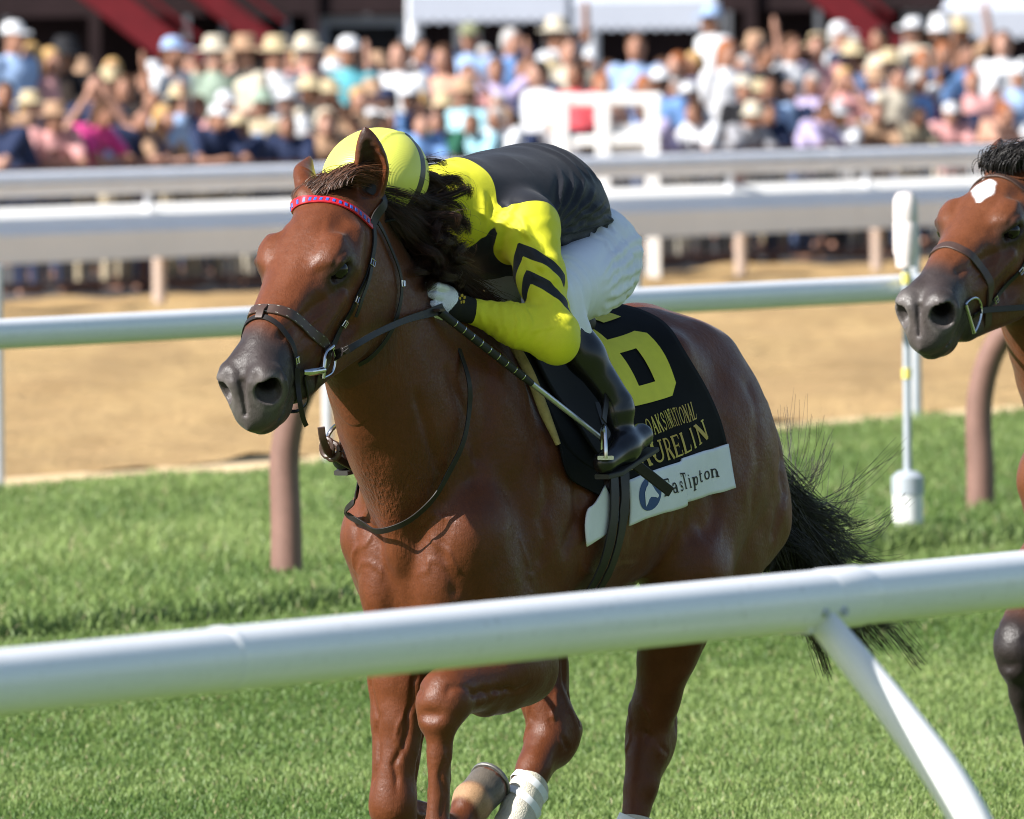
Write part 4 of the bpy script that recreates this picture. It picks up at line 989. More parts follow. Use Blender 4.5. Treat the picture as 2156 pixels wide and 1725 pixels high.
strap_obj('slack_rein', c, nr_, .015, .0035, m_leather, reins)
kn = P(700, 950, -.14); k_ = MB()
k_.tube(spline([P(676, 900, -.14), P(680, 925, -.14), P(690, 950, -.14), P(712, 966, -.14), P(745, 985, -.12)], 16), 0, flat=(.005, .009), nrm=[V(.8, .5, .3)] * 16)
k_.tube([kn + V(.0, math.cos(a) * .020, math.sin(a) * .020) for a in np.linspace(0, 2 * math.pi, 14)], .008, 8)
k_.tube([kn + V(.004, math.cos(a) * .016 - .012, math.sin(a) * .022 + .008) for a in np.linspace(0, 2 * math.pi, 14)], .007, 8)
k_.build('rein_knot', m_brown_leather, reins)
print('bridle', round(time.time() - T0, 1))
# ---------------------------------------------------------------- saddle cloth, wrapped round the barrel
AX_Z = 1.20
class Wrap:
    "surface coordinates on the horse's left side: x along the horse, b = metres down from the spine"
    def __init__(s, bv, off, x0=-.66, x1=.34, nx=61, nb=90, bmax=.86):
        s.x = np.linspace(x0, x1, nx); s.b = np.linspace(0, bmax, nb); s.p = np.zeros((nx, nb, 3)); s.n = np.zeros((nx, nb, 3))
        for i, x in enumerate(s.x):
            pts, nrs = [], []
            for th in np.linspace(math.pi / 2, -1.15, 150):
                d = V(0, math.cos(th), math.sin(th)); r = bv.ray_cast(Vector(V(x, 0, AX_Z) + d * .8), Vector(-d))
                if r[0] is not None: pts.append(np.array(r[0])); nrs.append(np.array(r[1]))
            pts, nrs = np.array(pts), np.array(nrs)
            for _ in range(4): nrs[1:-1] = nrs[:-2] + nrs[1:-1] * 2 + nrs[2:]; nrs /= np.linalg.norm(nrs, axis=1, keepdims=True)
            L = np.concatenate([[0], np.cumsum(np.linalg.norm(np.diff(pts, axis=0), axis=1))])
            for k in range(3): s.p[i, :, k] = np.interp(s.b, L, pts[:, k]); s.n[i, :, k] = np.interp(s.b, L, nrs[:, k])
        for _ in range(22):
            s.p[1:-1] = (s.p[:-2] + 2 * s.p[1:-1] + s.p[2:]) / 4; s.n[1:-1] = (s.n[:-2] + 2 * s.n[1:-1] + s.n[2:]) / 4
            s.p[:, 1:-1] = (s.p[:, :-2] + 2 * s.p[:, 1:-1] + s.p[:, 2:]) / 4; s.n[:, 1:-1] = (s.n[:, :-2] + 2 * s.n[:, 1:-1] + s.n[:, 2:]) / 4
        s.n /= np.linalg.norm(s.n, axis=2, keepdims=True); s.off = off
        s.t = np.linspace(0, 1, nb)
    def at(s, xb, off=0.0):
        xb = np.atleast_2d(xb); fi = np.clip((xb[:, 0] - s.x[0]) / (s.x[1] - s.x[0]), 0, len(s.x) - 1.001); fj = np.clip((xb[:, 1] - s.b[0]) / (s.b[1] - s.b[0]), 0, len(s.b) - 1.001)
        i, j = fi.astype(int), fj.astype(int); a, c = (fi - i)[:, None], (fj - j)[:, None]
        def L(A): return A[i, j] * (1 - a) * (1 - c) + A[i + 1, j] * a * (1 - c) + A[i, j + 1] * (1 - a) * c + A[i + 1, j + 1] * a * c
        p, n = L(s.p), L(s.n); n /= np.linalg.norm(n, axis=1, keepdims=True)
        ripple = .0012 * np.sin(xb[:, 0] * 31 + xb[:, 1] * 9) * sstep(xb[:, 1], .25, .7) + .0006 * np.sin(xb[:, 0] * 70 - xb[:, 1] * 22) * sstep(xb[:, 1], .3, .6)
        return p + n * (s.off + off + ripple + .006)[:, None]
    def px(s, p):
        X = ORG + p[:, :1] * HD + p[:, 1:2] * LF + p[:, 2:] * V(0, 0, 1) - CAM; z = X @ FW
        return np.stack([CX + F * (X @ RT) / z, CY - F * (X @ UP) / z], 1)
    def inv(s, T, x, y):
        "surface coordinates of the place seen at a point of the photograph"
        q = s.px(s.p.reshape(-1, 3)); i, j = divmod(int(np.abs(q - V(x, y)).sum(1).argmin()), len(s.b)); c = V(s.x[i], s.b[j])
        for _ in range(5):
            e = .004; g = s.px(s.at(np.array([c, c + V(e, 0), c + V(0, e)]))); J = np.stack([(g[1] - g[0]) / e, (g[2] - g[0]) / e], 1)
            st = np.linalg.lstsq(J, V(x, y) - g[0], rcond=.08)[0]; c = c + np.clip(st, -.03, .03); c = np.clip(c, [s.x[0], 0], [s.x[-1], s.b[-1]])
        return c
W1 = Wrap(BV1, .013)
def cloth_mesh(W, front, rear, nb, nx, off, thick=.004, sx=1):
    "sheet between two edge curves given as (x, b) lists sampled evenly"
    f_, r_ = spline(front, nb), spline(rear, nb); g = []
    for k in range(nb):
        for t in np.linspace(0, 1, nx): g.append(f_[k] * (1 - t) + r_[k] * t)
    g = np.array(g); top, bot = W.at(g, off), W.at(g, off - thick)
    if sx < 0: top[:, 1] *= -1; bot[:, 1] *= -1
    n = nb * nx; f = []
    for k in range(nb - 1):
        for i in range(nx - 1):
            a = k * nx + i; f.append((a, a + 1, a + nx + 1, a + nx)); f.append((n + a, n + a + nx, n + a + nx + 1, n + a + 1))
    rim = [i for i in range(nx)] + [k * nx + nx - 1 for k in range(1, nb)] + [(nb - 1) * nx + i for i in range(nx - 2, -1, -1)] + [k * nx for k in range(nb - 2, 0, -1)]
    for a, b in zip(rim, rim[1:] + rim[:1]): f.append((b, a, n + a, n + b))
    return np.vstack([top, bot]), np.array(f)
m_cloth = mat('black_cloth', (.009, .009, .010), .85, .12, bump=(900, .3, .0006), var=(12, .2))
m_white = mat('white_cloth', (.78, .79, .83), .75, .3, bump=(60, .35, .002), var=(14, .05))
m_yel = mat('yellow_print', (.72, .66, .05), .6, .3, var=(20, .06))
m_gold = NB('gold_lettering'); _n = m_gold.noise(9, 2); m_gold.l(m_gold.mix(m_gold.mapr(_n, .4, .6), (.62, .55, .06), (.46, .30, .02)), m_gold.b.inputs['Base Color']); m_gold.b.inputs['Roughness'].default_value = .5; m_gold = m_gold.m
m_print = mat('black_print', (.012, .012, .014), .7)
m_navy = mat('blue_print', (.012, .055, .19), .6)
cloth = empty('saddle_cloth', ORG, HORSE_RZ); tag(cloth, 'black saddle cloth with a big yellow 6 and the name LAURELIN', 'saddle cloth')
iv = lambda x, y: W1.inv(T1, x, y)
Rr = [V(-.50, 0)] + [iv(*p) for p in ((1385, 668), (1440, 735), (1490, 820), (1518, 885), (1531, 935))]
Re = [iv(*p) for p in ((1531, 935), (1541, 985), (1547, 1027))]
S0 = iv(1322, 1012); S1 = iv(1324, 1106)
B0 = [iv(1531, 935)[1], S0[1]]
Fr = [V(.20, 0), V(.235, .16), V(.24, .30), V(.20, .45), iv(1322, 1012)]
for sx in (1, -1):
    v, f = cloth_mesh(W1, Fr, Rr, 40, 40, 0.0, sx=sx); mesh_np('cloth_panel', v, f if sx > 0 else f[:, ::-1], m_cloth, cloth)
    # white strip sewn along the lower edge, with a fold across it
    v, f = cloth_mesh(W1, [iv(*p) for p in ((1321, 1012), (1350, 1000), (1380, 989), (1410, 979), (1431, 972), (1436, 965), (1465, 955), (1500, 945), (1531, 935))],
                      [iv(*p) for p in ((1323, 1107), (1355, 1093), (1385, 1083), (1415, 1075), (1443, 1065), (1447, 1056), (1480, 1046), (1515, 1037), (1547, 1027))], 60, 14, .0045, sx=sx); f = f[:, ::-1]
    strip = mesh_np('white_strip', v, f if sx > 0 else f[:, ::-1], m_white, cloth)
    # front corner of the strip before the girth
    c4 = [iv(1273, 1022), iv(1252, 1060), iv(1237, 1074), iv(1232, 1110), iv(1235, 1151)]; d4 = [iv(1273, 1024), iv(1284, 1045), iv(1293, 1065), iv(1306, 1090), iv(1268, 1130)]
    v, f = cloth_mesh(W1, c4, d4, 16, 10, .0025, sx=sx); mesh_np('white_strip', v, f if sx > 0 else f[:, ::-1], m_white, cloth)
    v, f = cloth_mesh(W1, [V(.24, .30), V(.235, .42), V(.21, .52), iv(1262, 1035)], [V(.10, .30), V(.08, .42), V(.04, .55), iv(1322, 1012)], 20, 12, -.001, sx=sx); mesh_np('cloth_panel', v, f if sx > 0 else f[:, ::-1], m_cloth, cloth)
# ---- print: every shape lives in a quad of the cloth
def quad(c, st):
    st = np.atleast_2d(st); s, t = st[:, :1], st[:, 1:]; tl, tr, br, bl = c
    return (tl * (1 - s) + tr * s) * (1 - t) + (bl * (1 - s) + br * s) * t
def print_poly(polys, c, matl, parent, name, off, fine=False):
    "polys in unit square (x right, y down); each is a list of points; a hole is given by (outer, [holes])"
    bm = bmesh.new()
    for p in polys:
        outer, holes = p if isinstance(p, tuple) else (p, [])
        ed = []
        for ring in [outer] + holes:
            vs = [bm.verts.new((q[0], q[1], 0)) for q in ring]; ed += [bm.edges.new((a, b)) for a, b in zip(vs, vs[1:] + vs[:1])]
        bmesh.ops.triangle_fill(bm, use_beauty=True, use_dissolve=False, edges=ed)
    bmesh.ops.subdivide_edges(bm, edges=[e for e in bm.edges if e.calc_length() > .08], cuts=3, use_grid_fill=True); bmesh.ops.triangulate(bm, faces=bm.faces[:])
    if fine: bmesh.ops.subdivide_edges(bm, edges=bm.edges[:], cuts=2, use_grid_fill=True); bmesh.ops.triangulate(bm, faces=bm.faces[:])
    bm.verts.ensure_lookup_table(); bm.verts.index_update()
    st = np.array([(w.co.x, w.co.y) for w in bm.verts]); fs = [tuple(w.index for w in q.verts) for q in bm.faces]; bm.free()
    top = W1.at(quad(c, st), off); cam_l = T1.loc(CAM)
    v = top; f = np.array(fs)
    nn = np.cross(v[f[:, 1]] - v[f[:, 0]], v[f[:, 2]] - v[f[:, 0]]); fl = ((cam_l - v[f[:, 0]]) * nn).sum(1) < 0; f[fl] = f[fl][:, ::-1]
    return mesh_np(name, v, f, matl, parent)
def Q(*pts): return [iv(*p) for p in pts]
six = [([(.30, -.02), (.80, -.10), (.93, .02), (.86, .07), (.56, .06), (.40, .10), (.36, .20), (.42, .30), (.70, .235), (.95, .27), (1.0, .32), (1.0, .90), (.86, 1.0), (.20, 1.0), (.02, .90), (.0, .25), (.10, .06)],
        [[(.34, .55), (.66, .55), (.66, .83), (.34, .83)]])]
six = [([(.12, .0), (.88, .0), (1.0, .07), (1.0, .20), (.66, .20), (.66, .13), (.36, .13), (.36, .40), (.88, .40), (1.0, .47), (1.0, .92), (.86, 1.0), (.14, 1.0), (.0, .92), (.0, .08)],
        [[(.36, .55), (.66, .55), (.66, .85), (.36, .85)]])]
_bl, _ml, _br, _mr = Q((1316, 860), (1276, 778), (1428, 828), (1392, 728))
print_poly(six, [V(_bl[0] + (_ml[0] - _bl[0]) * 1.7, .010), V(_br[0] + (_mr[0] - _br[0]) * 1.7, .004), _br, _bl], m_yel, cloth, 'number_six', .0030, True)
# stroke lettering: (x0, y0, x1, y1, width) bars plus arcs, all in a unit box; serif = short bars at stem ends
def bar(x0, y0, x1, y1, w):
    dx, dy = x1 - x0, y1 - y0; L = math.hypot(dx, dy); nx, ny = -dy / L * w / 2, dx / L * w / 2; return [(x0 + nx, y0 + ny), (x1 + nx, y1 + ny), (x1 - nx, y1 - ny), (x0 - nx, y0 - ny)]
def arc(cx, cy, rx, ry, a0, a1, w0, w1=None, n=12):
    w1 = w0 if w1 is None else w1; o, i = [], []
    for k in range(n + 1):
        a = math.radians(a0 + (a1 - a0) * k / n); c, s_ = math.cos(a), math.sin(a); w = w0 + (w1 - w0) * abs(c)
        o.append((cx + (rx + w / 2) * c, cy + (ry + w / 2) * s_)); i.append((cx + (rx - w / 2) * c, cy + (ry - w / 2) * s_))
    return o + i[::-1]
th, tk, sf = .09, .215, .075
def sr(x, y, w=.30): return bar(x - w / 2, y, x + w / 2, y, sf)
G = {   # serif capitals and small letters
 'L': [bar(.25, 0, .25, 1, tk), sr(.25, .025), bar(.08, .97, .9, .97, sf), bar(.87, .97, .93, .72, .07)],
 'A': [bar(.48, .02, .16, 1, th + .02), bar(.48, .02, .82, 1, tk), sr(.15, .975, .26), sr(.82, .975, .32), bar(.28, .64, .70, .64, sf)],
 'U': [bar(.22, 0, .22, .68, tk), bar(.80, 0, .80, .68, th + .02), sr(.22, .025), sr(.80, .025, .26), arc(.51, .66, .29, .29, 0, 180, .09, .11)],
 'R': [bar(.24, 0, .24, 1, tk), sr(.24, .975), bar(.1, .025, .5, .025, sf), arc(.46, .27, .26, .245, -90, 90, .06, .14), bar(.2, .515, .5, .515, sf), bar(.48, .52, .86, 1, tk), sr(.86, .975, .2)],
 'E': [bar(.24, 0, .24, 1, tk), bar(.08, .025, .84, .025, sf), bar(.08, .975, .9, .975, sf), bar(.2, .49, .66, .49, sf), bar(.82, .02, .84, .22, .06), bar(.87, .76, .91, .98, .06), bar(.66, .38, .66, .60, .06)],
 'I': [bar(.5, 0, .5, 1, tk), sr(.5, .025), sr(.5, .975)],
 'N': [bar(.2, 0, .2, 1, th + .02), bar(.84, 0, .84, 1, th + .02), bar(.18, .02, .84, .98, tk), sr(.16, .025, .24), sr(.2, .975, .26), sr(.84, .025, .26)],
 'O': [arc(.5, .5, .36, .44, 0, 360, .07, .15, 24)], 'K': [bar(.22, 0, .22, 1, tk), sr(.22, .025), sr(.22, .975), bar(.8, .0, .28, .56, th + .02), bar(.42, .42, .84, 1, tk), sr(.84, .975, .22)],
 'S': [arc(.5, .26, .26, .22, 20, -200, .07, .12), arc(.5, .73, .29, .23, -120, 160, .12, .10), bar(.30, .38, .74, .62, .13)], 'V': [bar(.14, 0, .48, 1, tk), bar(.84, 0, .5, 1, th + .02), sr(.14, .025), sr(.84, .025, .24)],
 'T': [bar(.5, 0, .5, 1, tk), bar(.08, .03, .92, .03, sf + .02), bar(.10, .02, .10, .24, .06), bar(.90, .02, .90, .24, .06), sr(.5, .975)],
 'F': [bar(.26, 0, .26, 1, tk), bar(.1, .03, .92, .03, sf + .03), bar(.9, .02, .9, .25, .07), bar(.2, .48, .68, .48, .07), bar(.68, .36, .68, .60, .07), sr(.26, .97, .4)],
 'a': [bar(.66, .52, .66, .95, tk), arc(.46, .53, .20, .16, 180, 360, .09, .14), arc(.42, .80, .20, .15, 0, 360, .07, .13, 18), bar(.66, .97, .88, .97, .06)],
 's': [arc(.48, .52, .21, .13, 20, -200, .07, .11), arc(.48, .83, .24, .13, -120, 160, .10, .09), bar(.34, .60, .66, .74, .11)],
 'i': [bar(.5, .38, .5, 1, tk), sr(.44, .40, .24), sr(.5, .97, .4), arc(.5, .16, .045, .045, 0, 360, .09, .09, 10)],
 'p': [bar(.24, .38, .24, 1.28, tk), sr(.16, .40, .22), sr(.24, 1.26, .4), arc(.54, .68, .24, .27, 0, 360, .08, .15, 20)],
 't': [bar(.42, .12, .42, .86, tk), bar(.18, .40, .78, .40, .07), arc(.58, .84, .15, .12, 180, 30, .08, .14, 8)],
 'o': [arc(.5, .69, .29, .27, 0, 360, .08, .16, 20)],
 'n': [bar(.22, .38, .22, 1, tk), sr(.15, .40, .22), sr(.22, .97, .36), arc(.50, .62, .27, .20, 180, 360, .08, .14), bar(.77, .60, .77, 1, tk), sr(.77, .97, .36)]}
def text(word, c, matl, parent, name, off, ws=None):
    "letters of one word, each its own mesh, spread over the quad c"
    ws = ws or [1.0] * len(word); tot = sum(ws); x = 0
    for ch, w in zip(word, ws):
        g = [[((x + p[0] * w) / tot, p[1]) for p in poly] for poly in G[ch]]; x += w
        # strokes overlap: lift each by a hair so that no two faces share a plane
        bmv, bmf, n0 = [], [], 0
        for k, poly in enumerate(g):
            o = print_poly([poly], c, matl, None, 'tmp', off + .00012 * k); me = o.data
            vv = np.zeros(len(me.vertices) * 3, np.float32); me.vertices.foreach_get('co', vv); bmv.append(vv.reshape(-1, 3)); bmf.append(np.array([tuple(q.vertices) for q in me.polygons]) + n0); n0 += len(me.vertices)
            bpy.data.objects.remove(o); bpy.data.meshes.remove(me)
        mesh_np(name, np.vstack(bmv), np.vstack(bmf), matl, parent)
text('LAURELIN', Q((1312, 944), (1479, 883), (1492, 922), (1322, 991)), m_gold, cloth, 'gold_letter', .0025, [.9, 1.0, 1.1, .62, .72, .8, .6, 1.15])
text('OAKSIN', Q((1353, 884), (1404, 863), (1416, 900), (1366, 920)), m_gold, cloth, 'gold_letter', .0025, [1, 1, .9, .8, .35, .6])
text('TATIONAL', Q((1402, 863), (1458, 845), (1466, 882), (1415, 899)), m_gold, cloth, 'gold_letter', .0025, [.5, .6, .6, .5, 1, 1, 1, .9])
text('Fas', Q((1386, 1012), (1432, 1000), (1438, 1032), (1394, 1046)), m_print, strip if False else cloth, 'black_letter', .0058, [1.1, .9, .7])
text('Tipton', Q((1427, 997), (1506, 974), (1512, 1004), (1436, 1030)), m_print, cloth, 'black_letter', .0058, [.65, .6, 1, .75, 1, 1.05])
lq = Q((1340, 1010), (1386, 998), (1388, 1068), (1340, 1080)); 
print_poly([arc(.5, .5, .25, .25, 0, 360, .5, .5, 28)[:29]], lq, m_navy, cloth, 'blue_oval', .0056, True)
print_poly([[(.30, .86), (.26, .62), (.24, .44), (.32, .30), (.42, .22), (.44, .10), (.50, .20), (.55, .22), (.64, .34), (.72, .46), (.84, .58), (.86, .64), (.80, .68), (.72, .64), (.62, .62), (.52, .60), (.44, .66), (.38, .78)]], lq, m_white, cloth, 'horse_head_emblem', .0066, True)
# ---------------------------------------------------------------- saddle, girths, stirrups
saddle = empty('racing_saddle', ORG, HORSE_RZ); tag(saddle, 'small black racing saddle with girth straps and steel stirrups on the chestnut horse', 'saddle')
fs = Field()
fs.rc((.16, 0, 1.535), (-.20, 0, 1.520), .030, .034, .05, V(0, 1, 0), .40)
fs.rc((-.20, 0, 1.530), (-.26, 0, 1.555), .026, .02, .04, V(0, 1, 0), .35)
ax_ = axis_steps((-.32, .007), .30), axis_steps((-.26, .007), .26), axis_steps((1.28, .007), 1.66)
v, f = surfnet(fs.grid(*ax_), *ax_); mesh_np('seat', v, f, m_leather, saddle)
for s_ in (1, -1):
    v, f = cloth_mesh(W1, [V(.20, .10), V(.19, .25), V(.12, .40), V(.06, .46)], [V(-.12, .10), V(-.12, .25), V(-.06, .38), V(-.01, .46)], 24, 16, .012, .006, sx=s_); mesh_np('flap', v, f if s_ > 0 else f[:, ::-1], mat('saddle_leather', (.010, .009, .009), .7, .15, bump=(90, .3, .001)), saddle)
    for x0_, x1_, o_ in ((-.012, .115, .012), (-.055, .075, .014)):
        bs = np.linspace(.30, .855, 30); c = W1.at(np.stack([np.interp(bs, [.3, .855], [x0_, x1_]), bs], 1), o_); c[:, 1] *= s_
        c = np.vstack([c, [V(.10, s_ * .12, .792), V(.10, s_ * .03, .775)]]); nr_ = np.array([T1.near(a, 0)[1] for a in c]); strap_obj('girth_strap', c, nr_, .036, .005, m_leather, saddle)
m_pad = mat('tan_saddle_pad', (.38, .29, .12), .9, .2, bump=(120, .6, .004), var=(40, .2))
pad = empty('saddle_pad', ORG, HORSE_RZ); tag(pad, 'tan felt pad showing along the front of the black saddle', 'saddle pad')
for s_ in (1, -1):
    c = W1.at(spline([V(.255, .0), V(.290, .12), V(.295, .26), V(.285, .36), V(.25, .45)], 30), .004); c[:, 1] *= s_
    MB().tube(c, np.interp(np.linspace(0, 1, 30), [0, .1, .8, 1], [.010, .013, .013, .007]), 10).build('pad_edge', m_pad, pad)
STIR = P(1272, 985, .37)
for s_ in (1, -1):
    o_ = V(STIR[0], s_ * STIR[1], STIR[2]); b_ = MB(); up = V(0, 0, 1)
    b_.tube([o_ + V(.045 * math.cos(a), s_ * .030 * math.cos(a), .035 + .068 * math.sin(a)) for a in np.linspace(-.15, math.pi + .15, 18)], .0055, 8)
    b_.tube([o_ + V(-.045, -s_ * .030, .026), o_ + V(.045, s_ * .030, .026)], 0, flat=(.005, .020), nrm=[up] * 2)
    st = b_.build('stirrup_iron', m_steel, saddle)
    st_ = spline([o_ + V(0, 0, .115), V(.14, s_ * .325, 1.38), V(.10, s_ * .25, 1.50)], 14); strap_obj('stirrup_leather', st_, [V(.2, s_, .1)] * 14, .020, .004, m_leather, saddle)
# bandages on the hind legs
m_band = mat('white_bandage', (.66, .61, .50), .9, .2, bump=(260, .8, .0035), var=(16, .20))
m_tape = mat('white_tape', (.80, .82, .85), .5, .3)
for L, lab in ((q1.hr, 'dirty white bandage on the far hind leg of the chestnut horse'), (q1.hl, 'white bandage on the near hind leg of the chestnut horse, at the bottom edge')):
    hk, fe = L[1], L[2]; ax = (fe - hk) / np.linalg.norm(fe - hk); back = V(-1, 0, 0) - ax * (-ax[0]); back /= np.linalg.norm(back); sd = np.cross(ax, back)
    w_ = empty('leg_bandage', ORG, HORSE_RZ); tag(w_, lab, 'bandage', 'leg bandages'); n_ = np.linalg.norm(fe - hk)
    t00 = .46 if L is q1.hr else .66; g, fq = [], []; K = 22; N = 26
    for i in range(K + 1):
        t = t00 + (1.06 - t00) * i / K; c = hk + (fe - hk) * t + back * .010
        for j in range(N):
            a = 2 * math.pi * j / N; rr = 1 + .03 * math.sin(t * 40 + a) + (.10 if i in (0,) else 0) * -1
            g.append(c + (back * math.cos(a) * .054 + sd * math.sin(a) * .046) * rr)
    for i in range(K):
        for j in range(N): fq.append((i * N + j, i * N + (j + 1) % N, (i + 1) * N + (j + 1) % N, (i + 1) * N + j))
    mesh_np('wrap', np.array(g), np.array(fq), m_band, w_)
    for t0 in (t00 + .05, t00 + .20):
        ring = [hk + (fe - hk) * (t0 + .05 * math.sin(a)) + back * .010 + back * math.cos(a) * .0560 + sd * math.sin(a) * .0480 for a in np.linspace(0, 2 * math.pi, 30)]
        strap_obj('tape', ring, [r - (hk + (fe - hk) * t0) for r in ring], .020, .0015, m_tape, w_)
print('tack', round(time.time() - T0, 1))
# ================================================================ the jockey
def body_mesh(f, lo, hi, h, rl=2):
    ax = [axis_steps((lo[i], h), hi[i]) for i in range(3)]
    v, q = surfnet(f.grid(*ax), *ax); return relax(v, q, rl, .45), q
SKIN = mat('skin_brown', (.20, .095, .055), .5, .4, bump=(300, .15, .0008))
J = dict(pel=V(-.30, 0, 1.715), mid=V(-.16, 0, 1.815), che=V(.05, 0, 1.805), sho=V(.20, 0, 1.80), nek=V(.35, 0, 1.855), head=V(.655, -.015, 1.905))
arms = [(V(.235, .165, 1.775), P(1170, 715, .295), P(1000, 657, .135)), (V(.235, -.165, 1.775), V(.30, -.30, 1.52), V(.50, -.13, 1.60))]
legs = [(V(-.17, .105, 1.655), P(1160, 628, .225), P(1302, 866, .345), P(1272, 975, .372), P(1354, 928, .365)), None]
legs[1] = tuple(V(p[0], -p[1], p[2]) for p in legs[0])
HB = [(P(938, 640, .115), arms[0][2]), (V(.555, -.10, 1.605), arms[1][2])]
# --- skin: the whole figure under the clothes
fb = Field(); Y1 = V(0, 1, 0)
fb.chain([J['pel'], J['mid'], J['che'], J['sho']], [.095, .10, .11, .10], .05, Y1, .85); fb.chain([J['sho'], J['nek'], J['head'] + V(-.09, 0, -.02)], [.08, .05, .048], .04)
fb.ell(J['head'] + V(.0, 0, -.02), (.085, .07, .095), rot_xz(-.7), .03); fb.ell(J['head'] + V(.07, 0, -.06), (.05, .05, .05), None, .04)
fb.ell(J['head'] + V(.105, 0, -.05), (.018, .012, .022), None, .015)                                       # nose
for s_ in (1, -1):
    fb.ell(J['head'] + V(-.01, s_ * .07, -.03), (.02, .01, .03), None, .01); fb.ell(J['head'] + V(.085, s_ * .03, -.025), (.014, .012, .009), None, .01, True)
fb.rc(J['head'] + V(.10, -.02, -.10), J['head'] + V(.10, .02, -.10), .004, .004, .006, sub=True)
for s_, e_, w_ in arms: fb.chain([s_, e_, w_], [.06, .042, .028], .04); fb.rc(w_, w_ + (w_ - e_) * .12, .026, .026, .02)
for h_, k_, a_, t_, he_ in legs: fb.chain([h_, k_, a_], [.070, .036, .022], .04); fb.rc(he_, t_, .018, .016, .02)
v, q_ = body_mesh(fb, (-.45, -.45, 1.12), (.85, .45, 2.08), .0085)
jockey = mesh_np('person', v, q_, SKIN); jockey.location = ORG; jockey.rotation_euler = (0, 0, HORSE_RZ)
tag(jockey, 'jockey in black and yellow silks and white breeches crouched over the chestnut horse', 'person')
# --- silks
fj = Field()
fj.chain([V(-.175, 0, 1.775), V(-.08, 0, 1.818), J['che'], J['sho'] + V(.02, 0, .0)], [.120, .133, .134, .130], .06, Y1, .86, n=8)
fj.chain([J['sho'], V(.30, 0, 1.835), V(.375, 0, 1.862)], [.125, .095, .068], .05, Y1, .95)
fj.ell((.21, .0, 1.760), (.16, .13, .095), rot_xz(.2), .05)
for i, (s_, e_, w_) in enumerate(arms):
    fj.ell(s_ + V(0, 0, -.005), (.088, .070, .080), None, .045)
    fj.chain([s_, s_ + (e_ - s_) * .45, e_ + (s_ - e_) * .12], [.074, .057, .048], .03); fj.ell(e_ + V(-.004, 0, -.004), (.045, .045, .048), None, .05)
    fj.chain([e_, e_ + (w_ - e_) * .5, w_], [.047, .042, .034], .05)
v, q_ = body_mesh(fj, (-.50, -.44, 1.40), (.52, .44, 2.02), .0048)
nr = vnormals(v, q_); amp = np.zeros(len(v))
s_, e_, w_ = arms[0]
# folds: gathered at the armpit, along the sleeve, at the waist
def crease(pts, width, height):
    "a fold that follows the cloth between the given places"
    global amp
    vq = v[::5]; c = spline(pts, 10); c = np.array([vq[np.argmin(((vq - p) ** 2).sum(1))] for p in c]); dd, tt = seg_dist(v, c); amp += height * (np.exp(-(dd / width) ** 2) - .5 * np.exp(-(dd / (2.1 * width)) ** 2)) * sstep(tt, 0, .15) * (1 - sstep(tt, .6, 1.0))
for k in range(8): crease([V(.17 - .012 * k, .20, 1.76 - .004 * k), V(.10 - .03 * k, .19, 1.84 - .010 * k), V(.02 - .045 * k, .13, 1.93 - .022 * k)], .0085, .0150)
for k in range(5): crease([V(.12 - .02 * k, .20, 1.72 - .012 * k), V(-.06 - .01 * k, .20, 1.72 - .01 * k), V(-.20, .17, 1.73 + .02 * k)], .011, .0120)
for k in range(4): crease([V(-.20 + .05 * k, .16, 1.86), V(-.17 + .05 * k, .05, 1.95), V(-.13 + .05 * k, -.08, 1.95)], .014, .0080)
for k in range(4): crease([V(.33 - .02 * k, .06 + .03 * k, 1.86 - .02 * k), V(.32 - .015 * k, .09 + .02 * k, 1.78), V(.30, .08, 1.68)], .011, .0100)
for k in range(5): crease([s_ + V(.07, .02, .03 - .02 * k), s_ + (e_ - s_) * .3 + V(.05, .035, .02 - .016 * k), s_ + (e_ - s_) * .5 + V(.02, .06, .0)], .009, .0085)
for (A, B_, n_, am) in ((s_, e_, 6, .0024), (e_, w_, 9, .0010)):
    L = B_ - A; L2 = np.linalg.norm(L); u = ((v - A) @ L) / L2 ** 2; rad = np.linalg.norm(v - A - np.clip(u, 0, 1)[:, None] * L, axis=1); near = (rad < .085) & (u > .05) & (u < 1.0)
    ang = np.arctan2((v - A) @ np.cross(L / L2, V(0, 0, 1)), (v - A) @ np.cross(L / L2, np.cross(L / L2, V(0, 0, 1))))
    fold = np.sin(u * n_ * 6.28 + 1.6 * np.sin(ang * 2) + 2.2 * wnoise(v, 9, 5)) * (.35 + .65 * sstep(wnoise(v, 14, 6), -.2, .9))
    amp += near * am * np.maximum(fold, -.3) * (sstep(u, .25, .6) if n_ == 7 else 1)
r_ = np.random.default_rng(5)
for k in range(16):
    t = r_.uniform(.04, .97); a = r_.uniform(0, 6.28); g = w_ - e_; g1 = np.cross(g, V(0, 0, 1)); g1 /= np.linalg.norm(g1); g2 = np.cross(g1, g / np.linalg.norm(g)); sk = r_.uniform(-.12, .12); crease([e_ + g * (t + sk * q) + .045 * (g1 * math.cos(a + q) + g2 * math.sin(a + q)) for q in (-.8, 0, .8)], r_.uniform(.004, .008), r_.uniform(.003, .006))
amp += .0022 * wnoise(v, 24, 7) * (v[:, 0] < .15) + .0012 * wnoise(v, 55, 8)
v = v + nr * amp[:, None]; nr = vnormals(v, q_)
